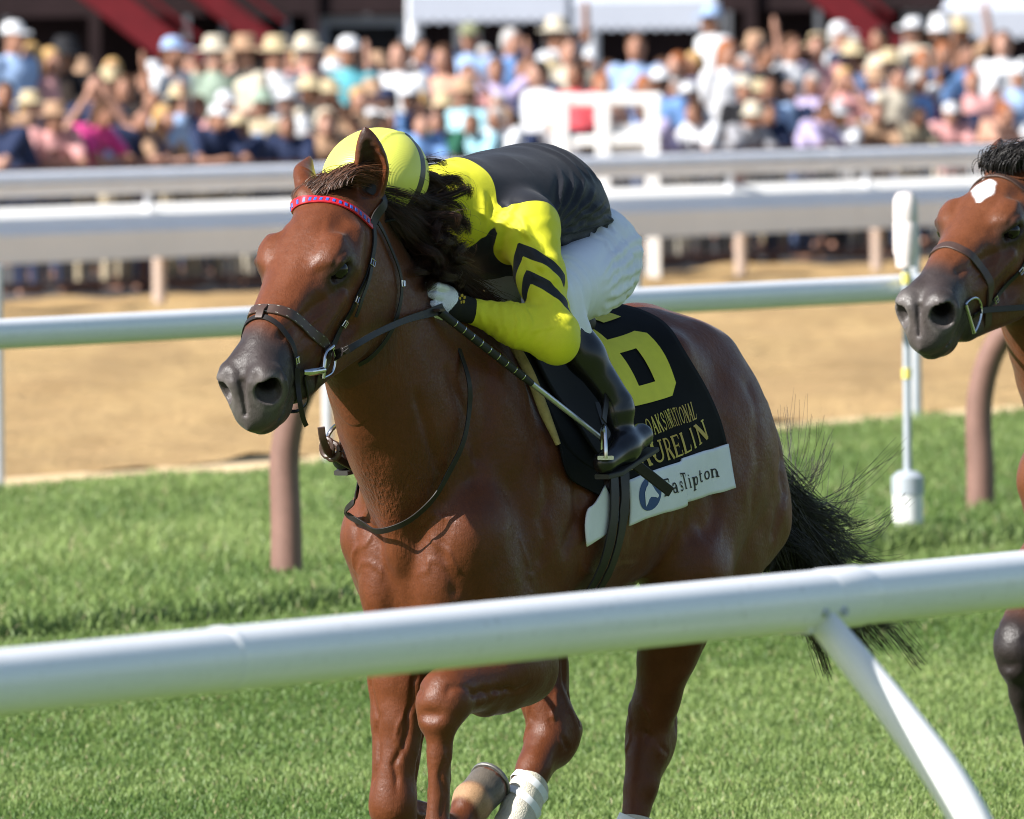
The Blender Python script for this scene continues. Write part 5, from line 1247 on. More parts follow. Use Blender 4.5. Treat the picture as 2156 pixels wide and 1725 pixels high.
# pattern: signed distance to the yellow
Ls = e_ - s_; ll = np.linalg.norm(Ls)
def arm_coord(p, A, B_):
    d = B_ - A; l = np.linalg.norm(d); d = d / l; u = (p - A) @ d; r = p - A - u[:, None] * d; f1_ = V(1, 0, 0) - d * d[0]; f1_ /= np.linalg.norm(f1_); f2_ = np.cross(d, f1_)
    return u, np.arctan2(r @ f2_, r @ f1_), np.linalg.norm(r, axis=1)
pat = np.full(len(v), -1.0)
for i, (A, B_, C_) in enumerate(arms):
    sg = 1 if i == 0 else -1
    u, an, rr = arm_coord(v, A, B_); u2, an2, r2 = arm_coord(v, B_, C_)
    d1, _ = seg_dist(v, [A + (B_ - A) * .02, B_, C_]); sleeve = .098 - d1
    seam = u + .028 - .30 * np.maximum(0, -(v[:, 0] - A[0])); out = (v[:, 1] - A[1]) * sg + .030
    sl = np.minimum(np.minimum(sleeve, np.maximum(seam, .0 - 1)), np.maximum(out, (u2 > 0) * .1))
    # chevrons: the tip on the front of the sleeve
    dv = (B_ - A) / np.linalg.norm(B_ - A); g1 = V(1, 0, 0) - dv * dv[0]; g1 /= np.linalg.norm(g1); g2 = np.cross(dv, g1); fa = V(.95, .02 * sg, 0)
    ph = an - math.atan2(fa @ g2, fa @ g1); ph = (ph + math.pi) % (2 * math.pi) - math.pi; arcl = np.abs(ph) * .060
    for c0 in (.085, .160):
        band = np.abs(u - .92 * arcl - c0) - .0185; band = np.maximum(band, arcl - .105); sl = np.minimum(sl, np.where((u < .34) & (rr < .09), band, 1))
    pat = np.maximum(pat, sl)
yoke = (v[:, 0] - .300 + .25 * (v[:, 2] - 1.94) + .10 * np.abs(v[:, 1])); pat = np.maximum(pat, np.minimum(yoke, .04) - 0.0)
n = NB('silks'); a = n.attr('pat'); yl, bk = (.74, .71, .030), (.016, .017, .022)
weave = n.noise(1.0, 2, n.vec_scale(900, 900, 900)); w2 = n.noise(7, 3)
col = n.mix(n.mapr(a.outputs['Fac'], -.0006, .0006), bk, yl); cc = n.n('CombineColor'); kk = n.math('ADD', n.mapr(w2, .3, .7, .90, 1.05), n.mapr(weave, .35, .65, -.05, .05)); [n.l(kk, cc.inputs[i]) for i in range(3)]
n.l(n.mix(1.0, col, cc.outputs[0], 'MULTIPLY'), n.b.inputs['Base Color']); n.b.inputs['Roughness'].default_value = .55; n.b.inputs['Specular IOR Level'].default_value = .28; n.b.inputs['Sheen Weight'].default_value = .05
n.bump(n.math('ADD', n.math('MULTIPLY', weave, .5), n.math('MULTIPLY', n.noise(26, 4), 1.4)), .5, .0022)
mesh_np('silks_jacket', v, q_, n.m, jockey, True, {'pat': pat})
# --- breeches
fr_ = Field(); fr_.ell((-.205, 0, 1.700), (.120, .150, .130), None, .05)
for h_, k_, a_, t_, he_ in legs:
    fr_.ell(h_ + V(-.060, 0, .03), (.105, .092, .120), None, .05)
    fr_.chain([h_ + V(-.03, 0, .01), h_ + (k_ - h_) * .5, k_], [.105, .088, .064], .04, n=7); fr_.chain([k_, k_ + (a_ - k_) * .30], [.062, .052], .03)
v, q_ = body_mesh(fr_, (-.56, -.36, 1.36), (.42, .36, 1.88), .0055); nr = vnormals(v, q_)
h_, k_ = legs[0][:2]; L = k_ - h_; u = ((v - h_) @ L) / (L @ L); am = .0022 * wnoise(v, 26, 9) + .0035 * np.sin(u * 42 + 2 * wnoise(v, 7, 3)) * sstep(u, -.6, -.2) * (1 - sstep(u, .0, .3)) + .003 * np.sin(u * 60 + 2 * wnoise(v, 9, 4)) * sstep(u, .6, .8)
amp = am
hp_, kn_ = legs[0][0], legs[0][1]
for k in range(6): crease([hp_ + V(-.16 + .02 * k, .08, .09 - .035 * k), hp_ + V(.02 + .02 * k, .10, .05 - .03 * k), kn_ + V(-.10 - .015 * k, .05, .03 - .016 * k)], .012, .0105)
for k in range(5): crease([hp_ + V(-.10 + .045 * k, .03, .12), hp_ + V(-.11 + .05 * k, .10, .03), hp_ + V(-.07 + .06 * k, .09, -.07)], .009, .0080)
crease([hp_ + V(-.12, .02, .14), hp_ + V(.05, .11, .05), kn_ + V(-.05, .06, .02)], .003, .0030)
v = v + nr * amp[:, None]
mesh_np('breeches', v, q_, mat('white_nylon', (.80, .82, .88), .5, .35, bump=(30, .45, .003), var=(9, .03)), jockey)
# --- boots
m_boot = mat('patent_boot', (.008, .008, .010), .27, .5, coat=.15)
m_welt = mat('boot_sole', (.03, .028, .026), .6)
for i, (h_, k_, a_, t_, he_) in enumerate(legs):
    sg = 1 if i == 0 else -1; f = Field(); top = k_ + (a_ - k_) * .17
    f.chain([top, top + (a_ - top) * .4, a_ + V(0, 0, .02)], [.049, .045, .036], .03); f.chain([he_ + V(.012, 0, .012), (he_ + t_) / 2 + V(0, 0, .010), t_], [.032, .033, .029], .04)
    f.ell(a_ + V(0, 0, -.01), (.038, .036, .040), None, .03)
    lo_ = np.minimum.reduce([top, a_, t_, he_]) - .09; hi_ = np.maximum.reduce([top, a_, t_, he_]) + .09; v, q_ = body_mesh(f, lo_, hi_, .0045); nr = vnormals(v, q_)
    d = np.linalg.norm(v - a_, axis=1); v = v + nr * (.0018 * np.sin((v - a_) @ V(.35, 0, .94) * 130 + 1.5 * wnoise(v, 18, 2)) * np.exp(-(d / .045) ** 2) + .0003 * wnoise(v, 22, 5))[:, None]
    bo = mesh_np('boot', v, q_, m_boot, jockey)
    ft = (t_ - he_) / np.linalg.norm(t_ - he_); sd = np.cross(ft, V(0, 0, 1)); sd /= np.linalg.norm(sd); dn = np.cross(ft, sd); dn *= -1 if dn[2] > 0 else 1
    MB().tube([he_ - ft * .03 + dn * .030, he_ + ft * .06 + dn * .033, t_ - ft * .03 + dn * .034, t_ + ft * .02 + dn * .030], 0, flat=(.006, [.026, .026, .034, .020]), nrm=[dn] * 4).build('sole', m_welt, bo)
# --- gloves: mesh fingers, black backs
m_glove_b = mat('black_glove', (.012, .012, .013), .8, .25, bump=(200, .4, .001))
n = NB('white_mesh_glove'); vo = n.n('TexVoronoi'); vo.inputs['Scale'].default_value = 420; n.tc = n.n('TexCoord'); n.l(n.tc.outputs['Object'], vo.inputs['Vector']); n.l(n.mix(n.mapr(vo.outputs['Distance'], .15, .5), (.30, .32, .36), (.82, .84, .90)), n.b.inputs['Base Color']); n.b.inputs['Roughness'].default_value = .8; m_glove_w = n.m
for i, (c_, w_) in enumerate(HB):
    sg = 1 if i == 0 else -1; fw_ = (c_ - w_) / np.linalg.norm(c_ - w_); out = V(.45, .85 * sg, 0); out -= fw_ * (out @ fw_); out /= np.linalg.norm(out); up_ = np.cross(out, fw_) * -sg; up_ *= 1 if up_[2] > 0 else -1
    f = Field(); f.rc(w_ - fw_ * .0, c_ + fw_ * .002, .031, .036, .02, out, 1.3); f.ell(c_ + up_ * .004, (.034, .034, .040), None, .02)
    for j in range(4):
        b_ = c_ + fw_ * (.026 - .003 * abs(j - 1)) + up_ * (.034 - .0225 * j) + out * .012
        p1 = b_ + fw_ * .030 + out * .002; p2 = p1 + fw_ * .008 - out * .026; p3 = p2 - fw_ * .026 - out * .006
        f.chain([b_, p1, p2, p3], [.0105, .0098, .0092, .0085], .0035)
    tb = c_ + up_ * .034 - out * .010; f.chain([c_ - fw_ * .02 + up_ * .02, tb + fw_ * .005, tb + fw_ * .040 + out * .012, tb + fw_ * .060 + out * .004], [.017, .013, .0115, .010], .008)
    v, q_ = body_mesh(f, c_ - .13, c_ + .13, .0028, 1); u = (v - c_) @ fw_ + .012 * np.sin((v - c_) @ up_ * 55)
    cut = u[q_].mean(1) > .004
    for nm, sel, m_ in (('glove', ~cut, m_glove_b), ('glove_fingers', cut, m_glove_w)):
        fq = q_[sel]; us, iv_ = np.unique(fq, return_inverse=True); mesh_np(nm, v[us], iv_.reshape(-1, 4), m_, jockey)
    if i == 0:
        for k in range(5):
            a = k * 1.257; e = c_ - fw_ * .022 + up_ * .018 + out * .031 + (fw_ * math.cos(a) + up_ * math.sin(a)) * .009
            MB().lathe([(.0005, -.001), (.0042, -.001), (.0042, .0012), (.0005, .002)], e, 8, M=np.stack([fw_, up_, out], 1)).build('glove_emblem', m_gold, jockey)
# --- helmet with the cap drawn over it
hc = J['head'] + V(.012, 0, -.006); hel = empty('helmet', parent=jockey)
R_ = rot_xz(-.30); fh = Field(); fh.ell(hc, (.148, .127, .122), R_, .01)
fh.fn(hc - .2, hc + .2, lambda X, Y, Z: ((X - hc[0]) * -math.sin(.38) + (Z - hc[2]) * math.cos(.38) * -1 * -1 + .055) * -1 * -1 if False else ((Z - hc[2]) * math.cos(.35) + (X - hc[0]) * math.sin(.35) + .060), .012, True)
v, q_ = body_mesh(fh, hc - .19, hc + .19, .0055); pl = (v[:, 2] - hc[2]) * math.cos(.35) + (v[:, 0] - hc[0]) * math.sin(.35); nr = vnormals(v, q_)
# welted seams of the cap, front to back and ear to ear
s1 = np.abs(v[:, 1] - hc[1] - .055); v = v + nr * (.0035 * np.exp(-(s1 / .004) ** 2))[:, None]
n = NB('cap_cover'); a = n.attr('pat'); wv = n.n('TexWave'); wv.inputs['Scale'].default_value = 95; n.tc = n.n('TexCoord'); n.l(n.tc.outputs['Object'], wv.inputs['Vector'])
n.l(n.mix(n.mapr(a.outputs['Fac'], -.0005, .0005), (.74, .75, .11), (.014, .014, .017)), n.b.inputs['Base Color']); n.b.inputs['Roughness'].default_value = .38; n.bump(n.math('ADD', wv.outputs['Fac'], n.math('MULTIPLY', n.noise(12, 2), 2)), .22, .0012)
bandp = .014 - np.abs((v[:, 0] - hc[0]) * .95 + (v[:, 2] - hc[2]) * .42 + .010)
mesh_np('cap_cover', v, q_, n.m, hel, True, {'pat': np.minimum(bandp, .05)})
pk = [(hc + V(.10 * math.cos(a) + .045, .105 * math.sin(a), -.085 - .02 * math.cos(a))) for a in np.linspace(-1.2, 1.2, 14)]
MB().tube(pk, 0, flat=(.003, .022), nrm=[V(.35, 0, .94)] * 14).build('peak', m_glove_b, hel)
# --- whip held in the left hand
wa, wb = P(905, 640, .125), P(1412, 1036, .415); wd = (wb - wa) / np.linalg.norm(wb - wa); wl = np.linalg.norm(wb - wa)
whip = empty('whip', ORG, HORSE_RZ); tag(whip, 'black riding whip with a silver shaft held along the flank by the jockey', 'whip')
def wp(t): return wa + (wb - wa) * t
MB().tube([wp(t) for t in np.linspace(.04, .42, 10)], [.0115] + [.0105] * 8 + [.008], 12).build('handle', mat('whip_grip', (.018, .018, .020), .55, .4, bump=(150, .3, .001)), whip)
for t in np.linspace(.10, .38, 9): MB().tube([wp(t), wp(t + .0025)], [.0114, .0114], 12).build('grip_ring', m_steel, whip)
MB().tube([wp(t) for t in np.linspace(.41, .72, 8)], np.linspace(.0078, .0062, 8), 10).build('shaft', mat('silver_wrap', (.55, .56, .58), .32, .5, .8, bump=(240, .5, .001)), whip)
MB().tube([wp(t) for t in np.linspace(.71, .78, 3)], [.009, .009, .008], 10).build('collar', m_leather, whip)
MB().tube([wp(t) for t in np.linspace(.76, 1.0, 6)], 0, flat=([.006, .006, .006, .005, .005, .004], [.008, .012, .0135, .0135, .0135, .013]), nrm=[V(.6, .8, 0)] * 6).build('flap', m_leather, whip)
print('jockey', round(time.time() - T0, 1))
# ================================================================ spectators
def proto(pose):
    "one standing figure at the origin facing +x, 1.74 m tall; returns meshes for skin, shirt, trousers, hair"
    lean = pose == 'lean'
    hip = V(0, 0, .93); ch = V(.14, 0, 1.30) if lean else V(.0, 0, 1.32); nk = V(.25, 0, 1.44) if lean else V(.01, 0, 1.50); hd = V(.32, 0, 1.55) if lean else V(.03, 0, 1.63)
    A = []
    for s_ in (1, -1):
        sh = ch + V(.04 if lean else .0, s_ * .175, .10)
        if pose == 'lean': el, ha = V(.44, s_ * .24, 1.13), V(.56, s_ * .06, 1.16)
        elif pose == 'phone': el, ha = V(.22, s_ * .26, 1.28), V(.24, s_ * .07, 1.58)
        elif pose == 'wave': el, ha = (V(.12, .34, 1.58), V(.14, .30, 1.84)) if s_ > 0 else (V(.03, -.25, 1.12), V(.22, -.16, 1.05))
        elif pose == 'fold': el, ha = V(.04, s_ * .25, 1.15), V(.22, -s_ * .05, 1.17)
        else: el, ha = V(-.02, s_ * .25, 1.13), V(.10, s_ * .25, .90)
        A.append((sh, el, ha))
    def legs_(f, r, k=.04):
        for s_ in (1, -1): f.chain([hip + V(0, s_ * .09, .0), V(.02, s_ * .10, .50), V(-.02, s_ * .11, .09)], [.09 + r, .06 + r, .045 + r], k)
    b = Field(); b.chain([hip, hip * .5 + ch * .5, ch], [.13, .125, .135], .06, V(0, 1, 0), .80); b.chain([ch + V(0, 0, .08), nk], [.10, .055], .05); b.rc(nk, hd - V(.01, 0, .06), .052, .05, .03)
    b.ell(hd, (.092, .074, .112), None, .03); b.ell(hd + V(.05, 0, -.065), (.045, .05, .045), None, .03); b.ell(hd + V(.095, 0, -.01), (.018, .014, .028), None, .015)
    for s_ in (1, -1): b.ell(hd + V(-.005, s_ * .075, -.01), (.02, .012, .03), None, .01); b.ell(hd + V(.085, s_ * .032, .018), (.016, .018, .011), None, .012, True)
    for sh, el, ha in A: b.chain([sh, el, ha], [.058, .040, .027], .03); d = (ha - el) / np.linalg.norm(ha - el); b.rc(ha, ha + d * .09, .034, .018, .02)
    legs_(b, -.012)
    for s_ in (1, -1): b.rc(V(-.03, s_ * .11, .05), V(.17, s_ * .12, .03), .045, .035, .03)
    c = Field(); c.chain([hip + V(0, 0, .0), hip * .5 + ch * .5, ch], [.152, .150, .155], .06, V(0, 1, 0), .80); c.rc(ch + V(0, 0, .06), nk - V(0, 0, .02), .11, .066, .05)
    for sh, el, ha in A: c.chain([sh, sh * .35 + el * .65], [.078, .064], .04)
    t = Field(); t.rc(hip + V(0, 0, .02), hip - V(0, 0, .06), .142, .135, .04, V(0, 1, 0), .82); legs_(t, .014)
    h = Field(); h.ell(hd + V(-.018, 0, .028), (.094, .084, .098), None, .02); h.ell(hd + V(-.05, 0, -.03), (.06, .078, .09), None, .03)
    h.fn(hd - .2, hd + .2, lambda X, Y, Z: -((X - hd[0]) * .75 - (Z - hd[2]) * .66 - .012), .02, True)
    l = Field(); l.ell(hd + V(-.018, 0, .028), (.098, .090, .100), None, .02); l.chain([hd + V(-.06, 0, -.02), hd + V(-.075, 0, -.16), hd + V(-.06, 0, -.27)], [.085, .095, .06], .03, V(1, 0, 0), 1.3); l.fn(hd - .2, hd + .2, lambda X, Y, Z: -((X - hd[0]) * .75 - (Z - hd[2]) * .66 - .012), .02, True)
    out = {}
    for k, f, st, lo, hi in (('body', b, .018, (-.2, -.45, -.03), (.75, .45, 2.0)), ('shirt', c, .020, (-.25, -.42, .74), (.55, .42, 1.62)), ('trousers', t, .022, (-.25, -.3, .02), (.3, .3, 1.12)), ('hair', h, .013, hd - .22, hd + .2), ('long_hair', l, .014, hd - .45, hd + .2)):
        ax = [axis_steps((lo[i], st), hi[i]) for i in range(3)]; v, q = surfnet(f.grid(*ax), *ax); v = relax(v, q, 1)
        o = mesh_np(k, v, q); out[k] = o.data; bpy.data.objects.remove(o)
    for k, prof in (('cap', None), ('straw_hat', [(.001, .10), (.06, .105), (.088, .085), (.096, .03), (.105, .005), (.17, -.012), (.172, -.018), (.10, -.006), (.001, 0)]), ('bucket_hat', [(.001, .105), (.07, .10), (.095, .06), (.102, .0), (.135, -.045), (.13, -.05), (.09, 0), (.001, .01)])):
        m = MB()
        if prof: m.lathe(prof, hd + V(-.01, 0, .055), 18)
        else:
            m.lathe([(.001, .085), (.045, .080), (.080, .055), (.097, .0), (.096, -.012), (.001, -.012)], hd + V(-.012, 0, .05), 18)
            m.tube([hd + V(.06, 0, .045), hd + V(.12, 0, .040), hd + V(.165, 0, .030)], 0, flat=(.006, [.08, .075, .04]), nrm=[V(0, 0, 1)] * 3)
        o = m.build(k, mat('hat_base', (.8, .8, .8), .8)); out[k] = o.data; bpy.data.objects.remove(o)
    for k in list(out): 
        if len(out[k].materials) == 0: out[k].materials.append(None)
    return out
PRO = {p: proto(p) for p in ('lean', 'stand', 'phone', 'wave', 'fold')}
print('figures', round(time.time() - T0, 1))
SK = [(.40, .21, .145), (.34, .17, .11), (.45, .25, .18), (.29, .14, .085), (.12, .055, .032)]
COLS = dict(white=(.60, .61, .63), cream=(.52, .47, .37), blue=(.16, .30, .58), pale_blue=(.29, .41, .62), navy=(.018, .028, .07), black=(.015, .015, .018), pink=(.58, .30, .29), magenta=(.55, .05, .22), coral=(.68, .10, .12), teal=(.10, .36, .42), aqua=(.34, .60, .68), sage=(.30, .38, .30), lilac=(.46, .40, .60), tan=(.38, .24, .15), red=(.55, .03, .03), green=(.02, .10, .06), grey=(.30, .30, .32), peach=(.55, .31, .22), khaki=(.36, .30, .20), denim=(.07, .10, .19),
    blond=(.48, .30, .12), brown=(.075, .035, .018), dark=(.018, .012, .010), ginger=(.30, .10, .035), silver=(.42, .41, .40), straw=(.50, .41, .25), olive=(.20, .21, .12))
def cmat(c, rough=.8): return mat('fabric_' + c, COLS[c], rough, .25, var=(9, .10), bump=(30, .3, .006))
def skin_mat(i): return mat('spectator_skin_%d' % i, SK[i], .55, .35)
shoe = mat('shoe_leather', (.10, .08, .07), .6)
def person(x, yh, depth, shirt, head, hat, pose, trou, lab, face=None, scale=None):
    "x = picture column, yh = picture row of the middle of the head, depth in metres"
    depth = depth / (1 - (x - CX) / 13683.0); p = at(x, yh, depth); ground = float(hground(mdist(p))); top = {'lean': 1.55}.get(pose, 1.63); sc_ = (p[2] - ground) / top
    sc_ = min(max(sc_, .78), 1.16); e = bpy.data.objects.new('person', PRO[pose]['body']); COL.objects.link(e); e.location = (p[0], p[1], p[2] - top * sc_); e.scale = (sc_,) * 3
    e.rotation_euler = (0, 0, math.radians(-90 + random.uniform(-62, 62)) if face is None else face)
    e.material_slots[0].link = 'OBJECT'; e.material_slots[0].material = skin_mat(4 if head.startswith('black_') else random.choice((0, 0, 1, 1, 2, 3)))
    tag(e, lab, 'person', 'spectators along the outer rail')
    def part(k, m, name=None):
        o = bpy.data.objects.new(name or k, PRO[pose][k]); COL.objects.link(o); o.parent = e; o.material_slots[0].link = 'OBJECT'; o.material_slots[0].material = m
    part('shirt', cmat(shirt)); part('trousers', cmat(trou))
    hd_ = head.replace('black_', '')
    if hd_ != 'bald':
        lg = hd_.startswith('long_'); part('long_hair' if lg else 'hair', cmat(hd_.replace('long_', '')), 'hair')
    if hat: 
        k, c = hat.split(':'); part(k, cmat(c), 'hat')
    return e
# picture column, row of the head, depth row, shirt, hair, hat, pose ; told apart by what they wear and whom they stand beside
ROWS = {'f': 103.6, 'm': 105.6, 'b': 108.6, 't': 112.5}
WHO = [
 (25, 80, 'b', 'pale_blue', 'dark', 'cap:white', 'stand'), (66, 122, 'b', 'pink', 'long_blond', None, 'stand'), (104, 132, 'b', 'tan', 'long_blond', None, 'fold'), (142, 118, 'b', 'black', 'dark', 'bucket_hat:black', 'stand'),
 (360, 112, 'b', 'white', 'brown', 'cap:pale_blue', 'stand'), (452, 116, 'b', 'sage', 'silver', 'straw_hat:cream', 'stand'), (520, 114, 'b', 'cream', 'brown', 'straw_hat:tan', 'fold'), (580, 116, 'b', 'white', 'brown', 'straw_hat:straw', 'stand'), (643, 113, 'b', 'pink', 'silver', 'straw_hat:cream', 'fold'),
 (735, 110, 'b', 'teal', 'silver', 'cap:white', 'fold'), (845, 118, 'b', 'white', 'brown', None, 'stand'), (884, 108, 't', 'blue', 'dark', None, 'stand'), (936, 124, 'b', 'peach', 'long_brown', None, 'stand'), (992, 80, 't', 'pale_blue', 'silver', 'cap:olive', 'fold'), (1074, 88, 't', 'blue', 'silver', None, 'stand'),
 (12, 200, 'm', 'tan', 'dark', None, 'stand'), (200, 182, 'm', 'navy', 'dark', None, 'phone'), (268, 188, 'm', 'black', 'long_brown', None, 'stand'), (473, 220, 'm', 'pink', 'brown', 'cap:white', 'stand'), (556, 220, 'm', 'khaki', 'brown', 'straw_hat:sage', 'fold'), (608, 214, 'm', 'white', 'brown', 'cap:white', 'stand'),
 (656, 194, 'm', 'cream', 'brown', 'straw_hat:straw', 'stand'), (754, 208, 'm', 'tan', 'long_blond', None, 'fold'), (820, 212, 'm', 'blue', 'dark', 'cap:navy', 'stand'), (866, 206, 'm', 'navy', 'brown', 'cap:white', 'stand'), (934, 228, 'm', 'khaki', 'brown', 'straw_hat:straw', 'stand'), (985, 200, 'm', 'aqua', 'brown', 'straw_hat:tan', 'fold'), (1050, 222, 'm', 'pink', 'silver', None, 'stand'),
 (55, 246, 'f', 'navy', 'brown', None, 'lean'), (103, 250, 'f', 'pink', 'long_brown', 'straw_hat:tan', 'lean'), (156, 240, 'f', 'magenta', 'long_brown', None, 'lean'), (245, 246, 'f', 'navy', 'dark', None, 'lean'), (292, 248, 'f', 'tan', 'long_blond', None, 'lean'), (378, 220, 'f', 'pale_blue', 'bald', None, 'lean'), (435, 248, 'f', 'navy', 'brown', 'cap:white', 'lean'),
 (508, 262, 'f', 'black', 'black_dark', None, 'lean'), (560, 268, 'f', 'navy', 'brown', 'cap:straw', 'lean'), (622, 266, 'f', 'navy', 'dark', None, 'lean'), (690, 262, 'f', 'tan', 'long_brown', None, 'lean'), (750, 266, 'f', 'grey', 'black_dark', None, 'lean'), (880, 262, 'f', 'blue', 'brown', None, 'lean'), (960, 258, 'f', 'green', 'dark', None, 'lean'), (1022, 262, 'f', 'aqua', 'brown', None, 'lean'), (1086, 250, 'f', 'white', 'silver', None, 'lean'), (1128, 262, 'f', 'navy', 'black_dark', None, 'lean'),
 (1168, 74, 't', 'white', 'brown', 'straw_hat:cream', 'wave'), (1197, 108, 'b', 'cream', 'brown', None, 'stand'), (1340, 100, 'b', 'pale_blue', 'brown', None, 'fold'), (1503, 42, 't', 'white', 'silver', 'cap:pale_blue', 'stand'), (1528, 112, 'b', 'white', 'long_ginger', None, 'stand'), (1430, 138, 'b', 'tan', 'ginger', None, 'stand'), (1608, 114, 'b', 'black', 'dark', None, 'stand'), (1664, 102, 'b', 'white', 'brown', None, 'fold'), (1720, 102, 'b', 'pink', 'brown', None, 'stand'), (1764, 76, 't', 'white', 'silver', 'cap:white', 'stand'),
 (1858, 84, 't', 'cream', 'dark', None, 'fold'), (1928, 66, 't', 'cream', 'brown', 'cap:white', 'stand'), (1984, 66, 't', 'black', 'silver', 'bucket_hat:white', 'stand'), (2022, 70, 't', 'tan', 'long_brown', 'straw_hat:straw', 'wave'), (2113, 92, 'b', 'white', 'brown', None, 'stand'),
 (1138, 156, 'm', 'white', 'dark', None, 'stand'), (1215, 158, 'm', 'coral', 'dark', None, 'stand'), (1266, 180, 'm', 'peach', 'ginger', None, 'fold'), (1393, 172, 'm', 'blue', 'black_dark', 'cap:white', 'fold'), (1453, 200, 'm', 'white', 'brown', 'cap:white', 'stand'), (1566, 186, 'm', 'black', 'brown', 'cap:cream', 'stand'), (1624, 188, 'm', 'pale_blue', 'brown', None, 'stand'), (1664, 192, 'm', 'navy', 'dark', None, 'fold'), (1714, 178, 'm', 'lilac', 'silver', None, 'stand'),
 (1778, 168, 'm', 'pink', 'long_blond', None, 'phone'), (1884, 162, 'm', 'cream', 'dark', None, 'stand'), (1930, 172, 'm', 'blue', 'silver', None, 'fold'), (1964, 202, 'm', 'red', 'long_brown', 'cap:white', 'stand'), (2048, 172, 'm', 'pink', 'ginger', None, 'stand'), (2094, 206, 'm', 'white', 'brown', None, 'fold'), (2144, 160, 'm', 'pale_blue', 'silver', 'cap:white', 'stand'),
 (1412, 232, 'f', 'lilac', 'black_dark', None, 'lean'), (1500, 240, 'f', 'white', 'long_brown', None, 'lean'), (1548, 244, 'f', 'grey', 'brown', 'bucket_hat:cream', 'lean'), (1600, 240, 'f', 'navy', 'dark', None, 'lean'), (1686, 236, 'f', 'lilac', 'brown', None, 'lean'), (1790, 246, 'f', 'white', 'long_blond', 'straw_hat:white', 'lean'), (1840, 236, 'f', 'tan', 'long_brown', None, 'lean'), (1900, 246, 'f', 'khaki', 'black_dark', None, 'lean'), (2000, 240, 'f', 'pink', 'silver', 'cap:white', 'lean'), (2070, 236, 'f', 'peach', 'ginger', None, 'lean'), (2132, 242, 'f', 'white', 'dark', None, 'lean'),
]
NAMES = dict(f='leaning on the brown fence', m='standing in the second row', b='standing behind the second row', t='standing at the back')
HATW = dict(cap='cap', straw_hat='brimmed hat', bucket_hat='bucket hat')
def describe(w, nb):
    x, y, r, shirt, hair, hat, pose = w
    hw = ('in a %s %s' % (hat.split(':')[1].replace('_', ' '), HATW[hat.split(':')[0]])) if hat else ('with a bald head' if hair == 'bald' else 'with %s hair' % hair.replace('black_', '').replace('long_', 'long '))
    return '%s shirt spectator %s, %s' % (shirt.replace('_', ' '), hw, nb)
random.seed(11); n_who = len(WHO)
def neighbour(w):
    x, r = w[0], w[2]
    if x < 130: pl = 'near the left edge'
    elif x < 330: pl = 'left of the helmet'
    elif x < 640: pl = 'left of yellow helmet'
    elif x < 940: pl = 'above yellow helmet'
    elif x < 1160: pl = 'left of the white gate'
    elif x < 1400: pl = 'at the white gate'
    elif x < 1650: pl = 'right of the white gate'
    elif x < 1880: pl = 'left of the marker pole'
    elif x < 2050: pl = 'above the marker pole'
    else: pl = 'above the bay horse'
    return {'f': 'leaning on fence ', 'm': 'second row ', 'b': 'third row ', 't': 'back row '}[r] + pl
used = {}
for w in WHO:
    lab = describe(w, neighbour(w)); k = used.get(lab, 0); used[lab] = k + 1
    person(w[0], w[1], ROWS[w[2]] + random.uniform(-.35, .35), w[3], w[4], w[5], w[6], random.choice(('navy', 'khaki', 'denim', 'black', 'cream', 'grey')), lab if k == 0 else lab.replace('spectator', 'onlooker'))
# people half hidden between the others
fill_cols = ['white', 'navy', 'tan', 'pale_blue', 'black', 'peach', 'blue', 'grey', 'navy', 'black', 'pink', 'denim', 'lilac']; fh = ['brown', 'dark', 'long_brown', 'silver', 'long_blond', 'black_dark', 'ginger']
k = 0
for row, y0, n_ in (('f', 256, 16), ('m', 200, 34), ('b', 152, 36), ('t', 122, 26)):
    for i in range(n_):
        x = 30 + (2110 / n_) * (i + random.uniform(.15, .85)); y = y0 - .028 * (x - 1078) + random.uniform(-12, 14)
        if any(abs(x - w[0]) < 20 and w[2] == row for w in WHO) or (1200 < x < 1480 and row == 't'): continue
        w = (x, y, row, random.choice(fill_cols), random.choice(fh), random.choice((None, None, None, None, 'cap:white', 'straw_hat:straw', 'cap:navy', 'bucket_hat:tan')), 'lean' if row == 'f' else random.choice(('stand', 'fold', 'phone', 'stand', 'wave')))
        nx = min(WHO, key=lambda q: abs(q[0] - x) + 3 * abs(q[1] - y)); lab = describe(w, ('left' if x < nx[0] else 'right') + ' of %s %s' % (nx[3].replace('_', ' '), 'shirt ' + {'f': 'at fence', 'm': 'second row', 'b': 'third row', 't': 'back row'}[nx[2]]))
        c = used.get(lab, 0); used[lab] = c + 1
        person(x, y, ROWS[row] + .9 + random.uniform(-.3, .3), *w[3:6], w[6], random.choice(('navy', 'khaki', 'denim', 'black')), lab if c == 0 else lab.replace('spectator', 'onlooker'))
